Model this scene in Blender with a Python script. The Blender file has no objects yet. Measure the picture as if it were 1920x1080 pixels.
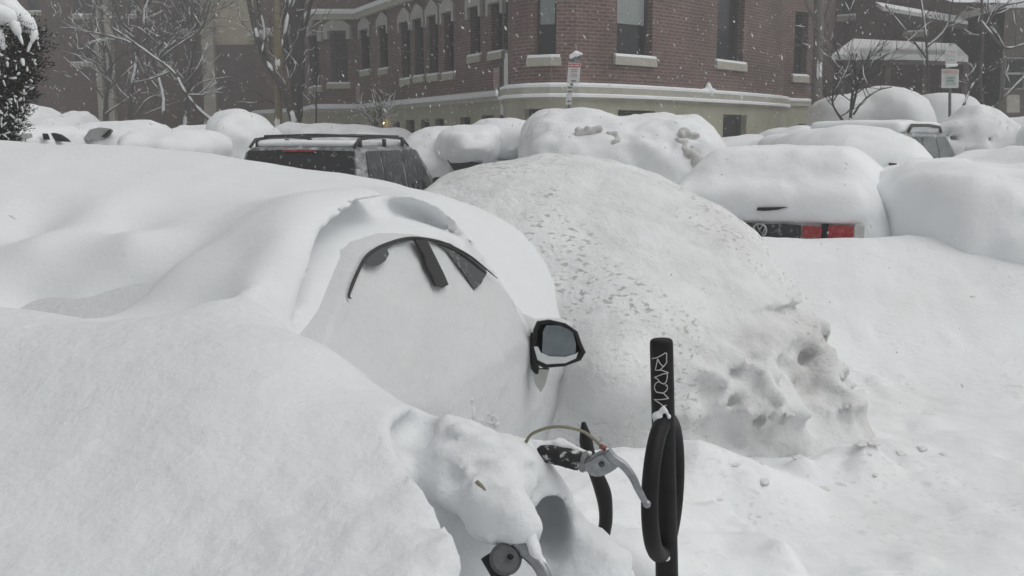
import bpy, bmesh, math, random
import numpy as np
from mathutils import Vector, Matrix
random.seed(7)
SC = bpy.context.scene
R = math.radians

# ------------------------------------------------------------------ camera, sky, light
FPX = 1900.0; CAMH = 1.8; PITCH = math.atan(278.0 / FPX)
cd = bpy.data.cameras.new("camera"); cam = bpy.data.objects.new("camera", cd)
SC.collection.objects.link(cam); SC.camera = cam
cam.location = (0, 0, CAMH); cam.rotation_euler = (math.pi/2 - PITCH, 0, 0)
cd.sensor_width = 36.0; cd.lens = 36.0 * FPX / 1920.0; cd.clip_end = 800; cd.clip_start = 0.05
SC.render.resolution_x = 1024; SC.render.resolution_y = 576
SUN_EL, SUN_AZ = 58, 105
W = bpy.data.worlds.new("World"); SC.world = W; W.use_nodes = True
nt = W.node_tree; bg = nt.nodes['Background']
sky = nt.nodes.new('ShaderNodeTexSky'); sky.sky_type = 'NISHITA'; sky.sun_disc = False
sky.sun_elevation = R(SUN_EL); sky.sun_rotation = R(SUN_AZ); sky.dust_density = 4.0; sky.air_density = 1.0
hs = nt.nodes.new('ShaderNodeHueSaturation'); hs.inputs['Saturation'].default_value = 0.10
nt.links.new(sky.outputs[0], hs.inputs['Color']); nt.links.new(hs.outputs[0], bg.inputs[0])
bg.inputs[1].default_value = 0.106
sl = bpy.data.lights.new("sun", 'SUN'); sl.energy = 0.6; sl.angle = R(70); sl.color = (1, .98, .95)
so = bpy.data.objects.new("sun", sl); SC.collection.objects.link(so)
_az, _el = R(SUN_AZ), R(SUN_EL)
_sd = Vector((math.sin(_az)*math.cos(_el), math.cos(_az)*math.cos(_el), math.sin(_el)))
so.rotation_euler = _sd.to_track_quat('Z', 'Y').to_euler()
SC.view_settings.view_transform = 'Standard'; SC.view_settings.look = 'None'
SC.view_settings.gamma = 1.0; SC.view_settings.exposure = 0.12
SC.render.engine = 'CYCLES'

# ------------------------------------------------------------------ projection helpers (photo survey -> metres)
_c, _s = math.cos(PITCH), math.sin(PITCH)
CAMP = np.array([0.0, 0.0, CAMH])
def ray(u, v):
    a = (u-960)/FPX; b = (540-v)/FPX
    return np.array([a, _c + b*_s, -_s + b*_c])
def P(u, v, Y):
    d = ray(u, v); return CAMP + d*(Y/d[1])
def V(u, v, Y): return Vector(P(u, v, Y))

# ------------------------------------------------------------------ noise
def _hash(ix, iy, iz, seed):
    n = (ix*374761393 + iy*668265263 + iz*2147483647 + seed*974634777) & 0xffffffff
    n = ((n ^ (n >> 13))*1274126177) & 0xffffffff
    n = ((n ^ (n >> 16))*2246822519) & 0xffffffff
    return ((n >> 8) & 0xffff).astype(np.float32)/32767.5 - 1.0
def vnoise(x, y, z, seed=0):
    x, y, z = np.broadcast_arrays(x, y, z)
    fx = np.floor(x); fy = np.floor(y); fz = np.floor(z)
    ix = fx.astype(np.int64); iy = fy.astype(np.int64); iz = fz.astype(np.int64)
    x = x-fx; y = y-fy; z = z-fz
    x = x*x*(3-2*x); y = y*y*(3-2*y); z = z*z*(3-2*z)
    o = 0
    for a in (0, 1):
        for b in (0, 1):
            for c in (0, 1):
                w = (x if a else 1-x)*(y if b else 1-y)*(z if c else 1-z)
                o = o + w*_hash(ix+a, iy+b, iz+c, seed)
    return o
def fbm(x, y, z, f=1.0, oct=4, seed=0, gain=.5):
    o = 0; a = 1.0
    for k in range(oct):
        o = o + a*vnoise(np.asarray(x)*f, np.asarray(y)*f, np.asarray(z)*f, seed+k*17); f *= 2.03; a *= gain
    return o
def sstep(a, b, x):
    t = np.clip((x-a)/(b-a), 0, 1); return t*t*(3-2*t)

# ------------------------------------------------------------------ thin-plate surface through surveyed points
class TPS:
    def __init__(s, pts, lam=1e-4):
        p = np.array(pts, float); s.p = p; n = len(p)
        K = s.k(p[:, None, :2]-p[None, :, :2]) + lam*np.eye(n)
        Q = np.c_[np.ones(n), p[:, :2]]
        M = np.zeros((n+3, n+3)); M[:n, :n] = K; M[:n, n:] = Q; M[n:, :n] = Q.T
        s.w = np.linalg.solve(M, np.r_[p[:, 2], 0, 0, 0])
    def k(s, d):
        r2 = (d**2).sum(-1); return np.where(r2 > 1e-12, r2*np.log(r2+1e-12), 0)*.5
    def __call__(s, X, Y):
        o = s.w[-3]+s.w[-2]*X+s.w[-1]*Y
        for (a, b, _), w in zip(s.p, s.w):
            r2 = (X-a)**2+(Y-b)**2
            o = o + w*.5*np.where(r2 > 1e-12, r2*np.log(r2+1e-12), 0)
        return o

# ------------------------------------------------------------------ signed distance pieces and surface nets
def smin(a, b, k):
    h = np.clip(.5+.5*(b-a)/k, 0, 1); return b*(1-h)+a*h-k*h*(1-h)
def smax(a, b, k): return -smin(-a, -b, k)
def sd_ell(X, Y, Z, c, r, R3=None):
    x, y, z = X-c[0], Y-c[1], Z-c[2]
    k0 = np.sqrt((x/r[0])**2+(y/r[1])**2+(z/r[2])**2)
    return (k0-1)*min(r)
def sd_cap(X, Y, Z, a, b, ra, rb=None):
    rb = ra if rb is None else rb
    a = np.array(a); b = np.array(b); d = b-a; L = (d*d).sum()
    t = np.clip(((X-a[0])*d[0]+(Y-a[1])*d[1]+(Z-a[2])*d[2])/L, 0, 1)
    return np.sqrt((X-a[0]-t*d[0])**2+(Y-a[1]-t*d[1])**2+(Z-a[2]-t*d[2])**2)-(ra+(rb-ra)*t)
def sd_box(x, y, z, h, r):
    qx, qy, qz = np.abs(x)-h[0]+r, np.abs(y)-h[1]+r, np.abs(z)-h[2]+r
    return np.sqrt(np.maximum(qx, 0)**2+np.maximum(qy, 0)**2+np.maximum(qz, 0)**2)+np.minimum(np.maximum(qx, np.maximum(qy, qz)), 0)-r
def grid3(b0, b1, h):
    ax = [np.arange(b0[i], b1[i]+h, h, dtype=np.float32) for i in range(3)]
    return np.meshgrid(*ax, indexing='ij')
def relax(v, q, it, lam=.5):
    e = np.concatenate([q[:, [0, 1]], q[:, [1, 2]], q[:, [2, 3]], q[:, [3, 0]]]); e = np.concatenate([e, e[:, ::-1]])
    n = np.bincount(e[:, 0], minlength=len(v)).astype(float); n[n == 0] = 1
    for _ in range(it):
        a = np.stack([np.bincount(e[:, 0], weights=v[e[:, 1], k], minlength=len(v)) for k in range(3)], 1)/n[:, None]
        v = v+(a-v)*lam
    return v
def surface_nets(F, b0, h):
    F = F.astype(np.float32); nx, ny, nz = F.shape; s = F < 0
    cnt = np.zeros((nx-1, ny-1, nz-1), np.int8)
    for a in (0, 1):
        for b in (0, 1):
            for c in (0, 1): cnt += s[a:nx-1+a, b:ny-1+b, c:nz-1+c]
    act = (cnt > 0) & (cnt < 8); I = np.argwhere(act)
    idx = -np.ones(act.shape, np.int64); idx[act] = np.arange(len(I))
    acc = np.zeros((len(I), 3)); n = np.zeros(len(I))
    i, j, k = I.T
    cs = [(a, b, c) for a in (0, 1) for b in (0, 1) for c in (0, 1)]
    val = {c: F[i+c[0], j+c[1], k+c[2]] for c in cs}
    for c in cs:
        for ax in range(3):
            if c[ax] == 0:
                d = list(c); d[ax] = 1; d = tuple(d); f0, f1 = val[c], val[d]
                m = (f0 < 0) != (f1 < 0)
                t = np.where(m, f0/np.where(m, f0-f1, 1), 0)
                p = np.tile(np.array(c, float), (len(I), 1)); p[:, ax] += t
                acc += p*m[:, None]; n += m
    vt = (I+acc/n[:, None])*h+np.array(b0)
    Q = []
    for ax in range(3):
        o = [x for x in range(3) if x != ax]
        sl0 = [slice(None)]*3; sl1 = [slice(None)]*3; sl0[ax] = slice(0, -1); sl1[ax] = slice(1, None)
        for q in o: sl0[q] = slice(1, -1); sl1[q] = slice(1, -1)
        a, b = s[tuple(sl0)], s[tuple(sl1)]
        for flag, m in ((0, a & ~b), (1, ~a & b)):
            E = np.argwhere(m)
            if not len(E): continue
            for q in o: E[:, q] += 1
            def cell(d1, d2):
                c = E.copy(); c[:, o[0]] -= d1; c[:, o[1]] -= d2; return idx[c[:, 0], c[:, 1], c[:, 2]]
            q = np.stack([cell(1, 1), cell(0, 1), cell(0, 0), cell(1, 0)], 1)
            if (flag == 1) ^ (ax == 1): q = q[:, ::-1]
            Q.append(q)
    return vt, np.concatenate(Q)

# ------------------------------------------------------------------ objects
def tag(o, label=None, cat=None, group=None, kind=None):
    if label: o['label'] = label
    if cat: o['category'] = cat
    if group: o['group'] = group
    if kind: o['kind'] = kind
    return o
def link(name, me, mat, parent=None, smooth=False):
    o = bpy.data.objects.new(name, me); SC.collection.objects.link(o)
    for m in (mat if isinstance(mat, (list, tuple)) else [mat]): me.materials.append(m)
    if smooth: me.polygons.foreach_set('use_smooth', [True]*len(me.polygons))
    if parent: o.parent = parent
    return o
def npmesh(name, v, f, mat, parent=None, smooth=True):
    v = np.asarray(v, np.float32); f = np.asarray(f, np.int32)
    if parent is not None: v = v - np.array(parent.location, np.float32)
    me = bpy.data.meshes.new(name); n, k = f.shape
    me.vertices.add(len(v)); me.vertices.foreach_set('co', v.ravel())
    me.loops.add(n*k); me.loops.foreach_set('vertex_index', f.ravel())
    me.polygons.add(n); me.polygons.foreach_set('loop_start', np.arange(n, dtype=np.int32)*k)
    me.polygons.foreach_set('loop_total', np.full(n, k, np.int32))
    me.update(calc_edges=True); me.validate()
    return link(name, me, mat, parent, smooth)
def thing(name, label, cat, loc=(0, 0, 0), group=None):
    o = bpy.data.objects.new(name, None); SC.collection.objects.link(o); o.location = loc
    o.empty_display_size = .2
    return tag(o, label, cat, group)
class MB:
    """collects shapes given in world coordinates, links them as one mesh"""
    def __init__(s): s.v = []; s.f = []
    def add(s, vs, fs):
        n = len(s.v); s.v += [tuple(x) for x in vs]; s.f += [tuple(i+n for i in f) for f in fs]; return s
    def box(s, c, h, M=None):
        M = M or Matrix.Identity(3); c = Vector(c)
        vs = [c + M @ Vector((x*h[0], y*h[1], z*h[2])) for x in (-1, 1) for y in (-1, 1) for z in (-1, 1)]
        return s.add(vs, [(0, 1, 3, 2), (4, 6, 7, 5), (0, 4, 5, 1), (2, 3, 7, 6), (0, 2, 6, 4), (1, 5, 7, 3)])
    def tube(s, pts, rad, n=8, flat=1.0, cap=True):
        pts = [Vector(p) for p in pts]; rad = rad if hasattr(rad, '__len__') else [rad]*len(pts)
        vs = []; fs = []; up = None
        for i, p in enumerate(pts):
            t = (pts[min(i+1, len(pts)-1)]-pts[max(i-1, 0)])
            if t.length < 1e-9: t = Vector((0, 0, 1))
            t.normalize()
            if up is None:
                up = t.cross(Vector((0, 1, 0)) if abs(t.y) < .9 else Vector((1, 0, 0))).normalized()
            up = (up - t*up.dot(t)).normalized(); w = t.cross(up)
            for k in range(n):
                a = 2*math.pi*k/n; vs.append(p + (up*math.cos(a)*flat + w*math.sin(a))*rad[i])
        for i in range(len(pts)-1):
            for k in range(n):
                a, b = i*n+k, i*n+(k+1) % n; fs.append((a, b, b+n, a+n))
        if cap: fs.append(tuple(range(n-1, -1, -1))); fs.append(tuple((len(pts)-1)*n+k for k in range(n)))
        return s.add(vs, fs)
    def prism(s, poly, d):
        """poly: list of 3D points, extruded by vector d"""
        n = len(poly); d = Vector(d); vs = [Vector(p) for p in poly]+[Vector(p)+d for p in poly]
        return s.add(vs, [tuple(range(n)), tuple(range(2*n-1, n-1, -1))]+[(k, (k+1) % n, (k+1) % n+n, k+n) for k in range(n)])
    def build(s, name, mat, parent=None, smooth=False, bevel=0, weld=False):
        me = bpy.data.meshes.new(name)
        off = Vector(parent.location) if parent is not None else Vector((0, 0, 0))
        if parent is not None and parent.parent is not None: off = off + Vector(parent.parent.location)
        me.from_pydata([tuple(Vector(v)-off) for v in s.v], [], s.f)
        bm = bmesh.new(); bm.from_mesh(me); bmesh.ops.recalc_face_normals(bm, faces=bm.faces)
        if bevel: bmesh.ops.bevel(bm, geom=bm.edges[:], offset=bevel, segments=2, affect='EDGES', clamp_overlap=True)
        bm.to_mesh(me); bm.free()
        return link(name, me, mat, parent, smooth)
def catmull(pts, n=6):
    pts = [np.array(p, float) for p in pts]; q = [2*pts[0]-pts[1]]+pts+[2*pts[-1]-pts[-2]]; o = []
    for i in range(1, len(q)-2):
        for k in range(n):
            t = k/n; a, b, c, d = q[i-1:i+3]
            o.append(.5*((2*b)+(c-a)*t+(2*a-5*b+4*c-d)*t*t+(3*b-a-3*c+d)*t**3))
    o.append(pts[-1]); return o

# ------------------------------------------------------------------ materials
def newmat(name):
    m = bpy.data.materials.new(name); m.use_nodes = True; return m, m.node_tree, m.node_tree.nodes['Principled BSDF']
def ramp(t, fac, stops):
    n = t.nodes.new('ShaderNodeValToRGB'); e = n.color_ramp.elements
    while len(e) < len(stops): e.new(.5)
    for k, (p, c) in enumerate(stops):
        e[k].position = p; e[k].color = (*c, 1) if len(c) == 3 else c
    t.links.new(fac, n.inputs[0]); return n.outputs[0]
def noise_node(t, scale, detail=4, coord=None, rough=.55, mapping=None):
    n = t.nodes.new('ShaderNodeTexNoise'); n.inputs['Scale'].default_value = scale
    n.inputs['Detail'].default_value = detail; n.inputs['Roughness'].default_value = rough
    if coord is None:
        g = t.nodes.new('ShaderNodeTexCoord'); coord = g.outputs['Object']
    if mapping:
        mp = t.nodes.new('ShaderNodeMapping'); mp.inputs['Scale'].default_value = mapping[0]; mp.inputs['Rotation'].default_value = mapping[1]
        t.links.new(coord, mp.inputs[0]); coord = mp.outputs[0]
    t.links.new(coord, n.inputs['Vector']); return n.outputs['Fac']
def snow_mat(name, col=(.80, .82, .83), bump=.25, fine=60, dirt=None, coarse=6, streak=None, fleck=0, foot=False):
    m, t, b = newmat(name); b.inputs['Roughness'].default_value = .75
    b.inputs['Specular IOR Level'].default_value = .2
    n1 = noise_node(t, fine, 5); n2 = noise_node(t, coarse, 4)
    c = ramp(t, n2, [(.3, tuple(x*.965 for x in col)), (.7, col)])
    if dirt:
        amt, dcol, sc = dirt
        nd = noise_node(t, sc, 6, rough=.65); nf = noise_node(t, sc*7, 4, rough=.6)
        mk = ramp(t, nd, [(.42, (0, 0, 0)), (.72, (amt, amt, amt))])
        mk2 = ramp(t, nf, [(.52, (0, 0, 0)), (.70, (amt*.8,)*3)])
        if fleck:
            n5 = noise_node(t, 25, 4, mapping=((1, 1.0, 2.2), (0, 0, .4)), rough=.5); mk2 = ramp(t, n5, [(.55, (0, 0, 0)), (.64, (fleck,)*3)])
            n6 = noise_node(t, 1.7, 5); m6 = ramp(t, n6, [(.47, (0, 0, 0)), (.60, (1, 1, 1))])
            mm = t.nodes.new('ShaderNodeMath'); mm.operation = 'MULTIPLY'; t.links.new(mk2, mm.inputs[0]); t.links.new(m6, mm.inputs[1]); mk2 = mm.outputs[0]
        ad = t.nodes.new('ShaderNodeMath'); ad.operation = 'MAXIMUM'; t.links.new(mk, ad.inputs[0]); t.links.new(mk2, ad.inputs[1])
        if foot:      # slush thrown against the street side of the pile
            g_ = t.nodes.new('ShaderNodeTexCoord'); sx = t.nodes.new('ShaderNodeSeparateXYZ'); t.links.new(g_.outputs['Object'], sx.inputs[0])
            def mr(o_, a, b):
                r_ = t.nodes.new('ShaderNodeMapRange'); r_.inputs[1].default_value = a; r_.inputs[2].default_value = b; t.links.new(o_, r_.inputs[0]); return r_.outputs[0]
            def mul(a, b):
                r_ = t.nodes.new('ShaderNodeMath'); r_.operation = 'MULTIPLY'; t.links.new(a, r_.inputs[0]); t.links.new(b, r_.inputs[1]); return r_.outputs[0]
            n7 = ramp(t, noise_node(t, 3.3, 5, rough=.6), [(.38, (.10, .10, .10)), (.66, (.55, .55, .55))])
            ft_ = mul(mul(mr(sx.outputs[0], .7, 1.2), mr(sx.outputs[2], 1.05, .75)), n7)
            a9 = t.nodes.new('ShaderNodeMath'); a9.operation = 'MAXIMUM'; t.links.new(ad.outputs[0], a9.inputs[0]); t.links.new(ft_, a9.inputs[1]); ad = a9
        mx = t.nodes.new('ShaderNodeMix'); mx.data_type = 'RGBA'; t.links.new(ad.outputs[0], mx.inputs[0])
        t.links.new(c, mx.inputs[6]); mx.inputs[7].default_value = (*dcol, 1); c = mx.outputs[2]
    t.links.new(c, b.inputs['Base Color'])
    ad = t.nodes.new('ShaderNodeMath'); ad.operation = 'MULTIPLY_ADD'; ad.inputs[1].default_value = .35
    t.links.new(n1, ad.inputs[0]); t.links.new(n2, ad.inputs[2]); hgt = ad.outputs[0]
    if streak:
        ns = noise_node(t, streak[0], 3, mapping=((1, streak[1], 1), (0, 0, streak[2])))
        a2 = t.nodes.new('ShaderNodeMath'); a2.operation = 'MULTIPLY_ADD'; a2.inputs[1].default_value = streak[3]
        t.links.new(ns, a2.inputs[0]); t.links.new(hgt, a2.inputs[2]); hgt = a2.outputs[0]
    bp = t.nodes.new('ShaderNodeBump'); bp.inputs['Strength'].default_value = bump; bp.inputs['Distance'].default_value = .03
    t.links.new(hgt, bp.inputs['Height']); t.links.new(bp.outputs[0], b.inputs['Normal'])
    return m
def plain(name, col, rough=.6, metal=0.0, var=.12, scale=12, spec=.5, coat=0, bump=0):
    m, t, b = newmat(name); b.inputs['Roughness'].default_value = rough; b.inputs['Metallic'].default_value = metal
    b.inputs['Specular IOR Level'].default_value = spec; b.inputs['Coat Weight'].default_value = coat
    n = noise_node(t, scale, 4)
    c = ramp(t, n, [(.3, tuple(max(0, x*(1-var)) for x in col)), (.7, tuple(min(1, x*(1+var)) for x in col))])
    t.links.new(c, b.inputs['Base Color'])
    if bump:
        bp = t.nodes.new('ShaderNodeBump'); bp.inputs['Strength'].default_value = bump; bp.inputs['Distance'].default_value = .01
        t.links.new(noise_node(t, scale*6, 4), bp.inputs['Height']); t.links.new(bp.outputs[0], b.inputs['Normal'])
    return m
def frosted(name, col, scol=(.75, .77, .78), amt=.5, scale=9, lo=.5, hi=.6, rough=.25, metal=0, stretch=(1, 1, 1)):
    """dark glossy paint or glass with snow stuck on it in blotches"""
    m, t, b = newmat(name); b.inputs['Metallic'].default_value = metal
    g = t.nodes.new('ShaderNodeTexCoord')
    n = noise_node(t, scale, 6, g.outputs['Object'], .62, (stretch, (0, 0, 0)))
    k = ramp(t, n, [(lo, (0, 0, 0)), (hi, (amt,)*3)])
    mx = t.nodes.new('ShaderNodeMix'); mx.data_type = 'RGBA'; t.links.new(k, mx.inputs[0])
    mx.inputs[6].default_value = (*col, 1); mx.inputs[7].default_value = (*scol, 1); t.links.new(mx.outputs[2], b.inputs['Base Color'])
    rr = ramp(t, n, [(lo, (rough,)*3), (hi, (.8,)*3)]); t.links.new(rr, b.inputs['Roughness'])
    return m
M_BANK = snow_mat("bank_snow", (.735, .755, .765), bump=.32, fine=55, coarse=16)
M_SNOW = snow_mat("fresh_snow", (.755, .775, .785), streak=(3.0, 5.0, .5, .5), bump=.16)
M_SNOWF = snow_mat("far_snow", (.88, .90, .91), bump=.5, fine=20, coarse=2)  # same snow as near, its lighter colour stands in for brighter distant light
M_ROAD = snow_mat("packed_snow", (.84, .86, .87), bump=.6, fine=25, coarse=3, dirt=(.20, (.50, .49, .46), 1.3), fleck=.35)
M_PLOW = snow_mat("dirty_plowed_snow", (.79, .80, .805), bump=.8, fine=40, coarse=9, dirt=(.30, (.38, .375, .35), 2.2), fleck=.85, foot=True)
M_CRUST = snow_mat("crusted_snow", (.62, .635, .64), bump=.6, fine=30, coarse=3.5)  # crust toned darker than the drift, putting some car-side shade into its colour
M_DIRTS = snow_mat("grimy_snow", (.70, .70, .69), bump=1.0, fine=30, coarse=6, dirt=(.6, (.22, .20, .17), 5))
M_BLACK = plain("black_plastic", (.008, .008, .009), .5, var=.3, spec=.28)
M_RUBBER = plain("black_rubber", (.012, .012, .013), .7, var=.3, spec=.25)
M_GLASS = plain("dark_glass", (.03, .037, .04), .12, var=.1, spec=.6)
# ------------------------------------------------------------------ street frame: heading of the parked row
HA = R(19.0)
HH = np.array([math.sin(HA), math.cos(HA), 0.0]); RR = np.array([math.cos(HA), -math.sin(HA), 0.0])
OO = P(770, 447, 3.6); ZA = OO[2]; OO = OO*np.array([1, 1, 0])
TZ, ZB = .38, .95                                     # tumblehome, belt height
def to_car(X, Y): return (X-OO[0])*HH[0]+(Y-OO[1])*HH[1], (X-OO[0])*RR[0]+(Y-OO[1])*RR[1]
def car_pt(s, t, z): return OO+HH*s+RR*t+np.array([0, 0, z])
def side_sz(u, v):
    n = RR.copy(); n[2] = TZ; d = ray(u, v)
    k = (TZ*ZA-(np.dot(RR, CAMP-OO)+TZ*CAMH))/np.dot(n, d); x = CAMP+d*k
    return float(np.dot(x-OO, HH)), float(x[2])
TB = TZ*(ZA-ZB)
def side_t(z): return np.where(z > ZB, TZ*(ZA-z), TB-.12*np.maximum(0, ZB-z)**1.5+.0*z)

# ------------------------------------------------------------------ ground
def bump2(X, Y, cx, cy, rx, ry, h, a=0.0):
    dx, dy = X-cx, Y-cy; c, s = math.cos(a), math.sin(a)
    return h*np.exp(-(((dx*c+dy*s)/rx)**2+((-dx*s+dy*c)/ry)**2))
def ground(X, Y):
    Z = .22+.022*np.clip(Y-6, 0, 22)+.0*X
    wv = X+.10*(Y-3.2)+.05*vnoise(X*3, Y*3, 0*X, 8)
    Z = Z+(.13*sstep(1.04, .90, wv)+.20*sstep(.95, .3, wv))*sstep(4.9, 3.6, Y)+.022*fbm(X, Y, 0*X, 6, 4, 19, .55)*sstep(1.15, .95, wv)*sstep(5.0, 4.0, Y)
    Z = Z+bump2(X, Y, .95, 3.4, .10, .5, .05, -.2)+bump2(X, Y, 1.05, 4.3, .35, .22, .08)
    Z = Z+bump2(X, Y, .58, 4.45, .42, .38, .12)+bump2(X, Y, .95, 4.25, .25, .2, .07)
    # plowed berm in front of the second row, berm along the far pavement
    e = Y-8.25+.12*np.sin(X*1.3)
    Z = Z+.74*np.where(e < 0, np.exp(-(e/1.05)**2), np.exp(-(e/.8)**2))*sstep(1.0, 2.0, X)
    Z = Z+bump2(X, Y, 7.5, 12.5, 3.0, 2.5, .75)
    Z = Z+(.30+.06*np.sin(X*.9)+.06*np.sin(X*2.3+1))*np.exp(-((Y-20.2-.12*np.abs(X-2))/1.0)**2)*sstep(-16, -10, X)*sstep(16, 10, X)
    Z = Z+.035*fbm(X, Y, 0*X, .7, 4, 3)*sstep(30, 6, Y)+.012*fbm(X, Y, 0*X, 5, 3, 9)*sstep(12, 4, Y)
    # tyre ruts and footprints on the open street
    d = (X-2.2)*.96-(Y-5.3)*(-.04)
    rut = np.exp(-((Y-5.35-.05*X)/.10)**2)+np.exp(-((Y-5.75-.04*X)/.12)**2)*.7
    Z = Z-.028*rut*sstep(1.6, 2.2, X)*(1+.6*vnoise(X*4, Y*4, 0*X, 5))
    for (cx, cy, r_, h_) in FOOT: Z = Z+h_*np.exp(-(((X-cx)**2+(Y-cy)**2)/r_**2)**1.5)
    keep = 1-sstep(-4.4, -3.6, X)*sstep(.0, -.6, X)*sstep(20, 18, Y)-sstep(4.2, 4.8, X)*sstep(9.5, 9.0, X)*sstep(21, 20, Y)
    Z = Z+(.80+.16*fbm(X, Y, 0*X, .45, 3, 63)+.05*fbm(X, Y, 0*X, 1.9, 3, 65))*sstep(15.0, 17.5, Y)*sstep(22.5, 20.5, Y)*keep*sstep(-18, -12, X)*sstep(18, 12, X)
    Z = Z+.5*np.clip((Y-40)/40, 0, 1)
    return Z
FOOT = []
_rr = random.Random(3)
for k in range(60):
    x = _rr.uniform(.9, 3.4); y = _rr.uniform(3.4, 8.5)
    FOOT.append((x, y, _rr.uniform(.03, .08), _rr.choice([-1, 1, 1])*_rr.uniform(.008, .025)))
for k in range(55):                                   # crumbled lumps at the foot of the big pile
    a = _rr.uniform(0, 1); x = .95+1.0*a+_rr.gauss(0, .12); y = 4.35+.55*a+_rr.gauss(0, .14)
    FOOT.append((x, y, _rr.uniform(.05, .13), _rr.uniform(.01, .035)))
def axis(segs):
    o = []
    for a, b, h in segs: o += list(np.arange(a, b, h))
    return np.array(o+[segs[-1][1]])
gx = axis([(-200, -60, 20), (-60, -20, 2), (-20, -4, .25), (-4, -1.0, .1), (-1.0, 4.4, .02), (4.4, 12, .1), (12, 30, .5), (30, 60, 3), (60, 200, 20)])
gy = axis([(-40, -4, 4), (-4, 1.2, .4), (1.2, 3.0, .05), (3.0, 6.6, .02), (6.6, 14, .08), (14, 34, .3), (34, 80, 3), (80, 300, 20)])
GX, GY = np.meshgrid(gx, gy, indexing='ij'); GZ = ground(GX, GY)
n0, n1 = GX.shape; ii = np.arange(n0*n1).reshape(n0, n1)
q = np.stack([ii[:-1, :-1], ii[1:, :-1], ii[1:, 1:], ii[:-1, 1:]], -1).reshape(-1, 4)
tag(npmesh("ground", np.stack([GX, GY, GZ], -1).reshape(-1, 3), q, M_ROAD), kind='structure')

# ------------------------------------------------------------------ near snow: drift over the first car, kerbside bank
cp = [P(*a) for a in [
 (-300, 600, 2.7), (0, 585, 2.6), (200, 603, 2.5), (450, 598, 2.4), (600, 645, 2.3), (700, 728, 2.2), (860, 780, 2.1), (960, 812, 2.05),
 (0, 1080, 1.6), (-600, 1000, 1.8), (400, 1080, 1.55), (0, 800, 2.05), (400, 800, 1.95), (650, 900, 1.78), (600, 1080, 1.5), (850, 1060, 1.52), (-500, 780, 2.3),
 (240, 597, 2.85), (240, 562, 3.17), (60, 590, 2.9), (60, 560, 3.2), (-300, 570, 3.1), (400, 590, 2.75), (360, 560, 2.9),
 (60, 462, 3.28), (240, 457, 3.25), (330, 495, 3.1), (375, 528, 2.95), (-300, 450, 3.4), (60, 445, 3.52), (240, 441, 3.50), (350, 485, 3.22), (450, 480, 3.0), (480, 540, 2.75), (500, 575, 2.62), (600, 690, 2.7), (540, 640, 2.72), (650, 740, 2.85), (760, 800, 2.5), (860, 830, 2.35), (690, 780, 2.6), (800, 850, 2.9),
 (0, 390, 3.6), (200, 390, 3.6), (400, 410, 3.45),
 (0, 265, 4.5), (250, 276, 4.5), (440, 294, 4.5), (600, 322, 4.6), (790, 370, 4.8), (-300, 262, 4.6),
 (0, 310, 4.0), (220, 325, 4.0), (500, 360, 3.9), (660, 372, 3.85),
 (555, 470, 2.95), (600, 415, 3.15), (660, 385, 3.35), (750, 375, 3.6), (830, 395, 3.9), (880, 440, 4.15), (920, 500, 4.4), (985, 590, 4.75),
 (1000, 450, 5.6), (1080, 540, 5.3), (930, 410, 5.6), (1120, 640, 5.1), (1150, 700, 4.85), (880, 390, 5.2),
 (1200, 850, 4.1), (1140, 830, 4.4), (1250, 640, 5.0)]]
cp += [(-1, .9, 1.0), (0, .9, .95), (.6, .9, .9), (-3, 1.2, 1.05), (.22, 1.8, .90), (.5, 2.2, .52), (.45, 1.9, .62), (.6, 3.0, .42), (.3, 2.4, .62), (.3, 3.0, .5), (.9, 3.2, .35), (.8, 1.6, .45), (.45, 3.7, .42), (.1, 2.5, .85),
       (-2.4, 5.8, 1.2), (-1.2, 5.9, 1.05), (-.2, 6.2, .95), (-4, 6, 1.3), (-5, 4.5, 1.75), (.6, 6.2, .9), (1.2, 5, .45), (1.2, 4.1, .3)]
HS = TPS(cp, 3e-4)
def Hnear(X, Y):
    Z = HS(X, Y)
    s, t = to_car(X, Y)
    Z = Z+.005*fbm(s*1.2, t*4, 0*X, 1.6, 4, 21)*sstep(2.4, 3.0, Y)+.006*fbm(X, Y, 0*X, 5, 3, 31)
    # knobbly lower part of the bank, nearest the photographer
    Z = Z+.006*fbm(X, Y, 0*X, 13, 4, 41, .6)*sstep(2.1, 1.7, Y)*sstep(-.9, -.3, X)
    return Z
YS = lambda X: 2.78+0*X                                 # the bank ends just behind its own crest

# drift on the first car
b0 = (-5.0, 2.7, .35); hh = .022
X, Y, Z = grid3(b0, (1.1, 6.3, 1.95), hh)
H2 = Hnear(X[:, :, 0], Y[:, :, 0])
F = (Z-H2[:, :, None])*.8
S, T = to_car(X, Y)
s0, z0, rz = .02, .70, .90
rs = np.where(S < s0, .93, .76)
E = ((np.abs((S-s0)/rs)**2.6+np.abs((Z-z0)/rz)**2.6)**(1/2.6)-1)*.8
low = np.maximum(-(Z-z0), 0)
E2 = smin(np.where(Z < z0, np.maximum(E, -(Z-z0)*0-9+0*Z+np.where(S < s0, (s0-S)/.93*.8-.8, (S-s0)/.76*.8-.8)+9), E), np.maximum(np.abs(S-.75)-1.45, Z-(.93-.10*(S-.8))), .06)
roofc = .70+.78*np.clip(1-np.abs((S-s0)/1.0)**2.4, 0, 1)**.42
carve = smax(E2, (side_t(Z)-.05-.13*sstep(-.01, .05, Z-roofc))-T, .03)
lay = .0035*np.sin(E*75+2*S)*(Z > 1.0)                    # layered cut through the drift
F = smax(F, -(carve+lay+.010*fbm(X, Y, Z, 4, 2, 5)), .022+.16*sstep(-.1, -.75, S)*sstep(1.45, 1.2, Z))
F = np.maximum(F, -(Y-2.78))
v, q = surface_nets(F, b0, hh)
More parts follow.
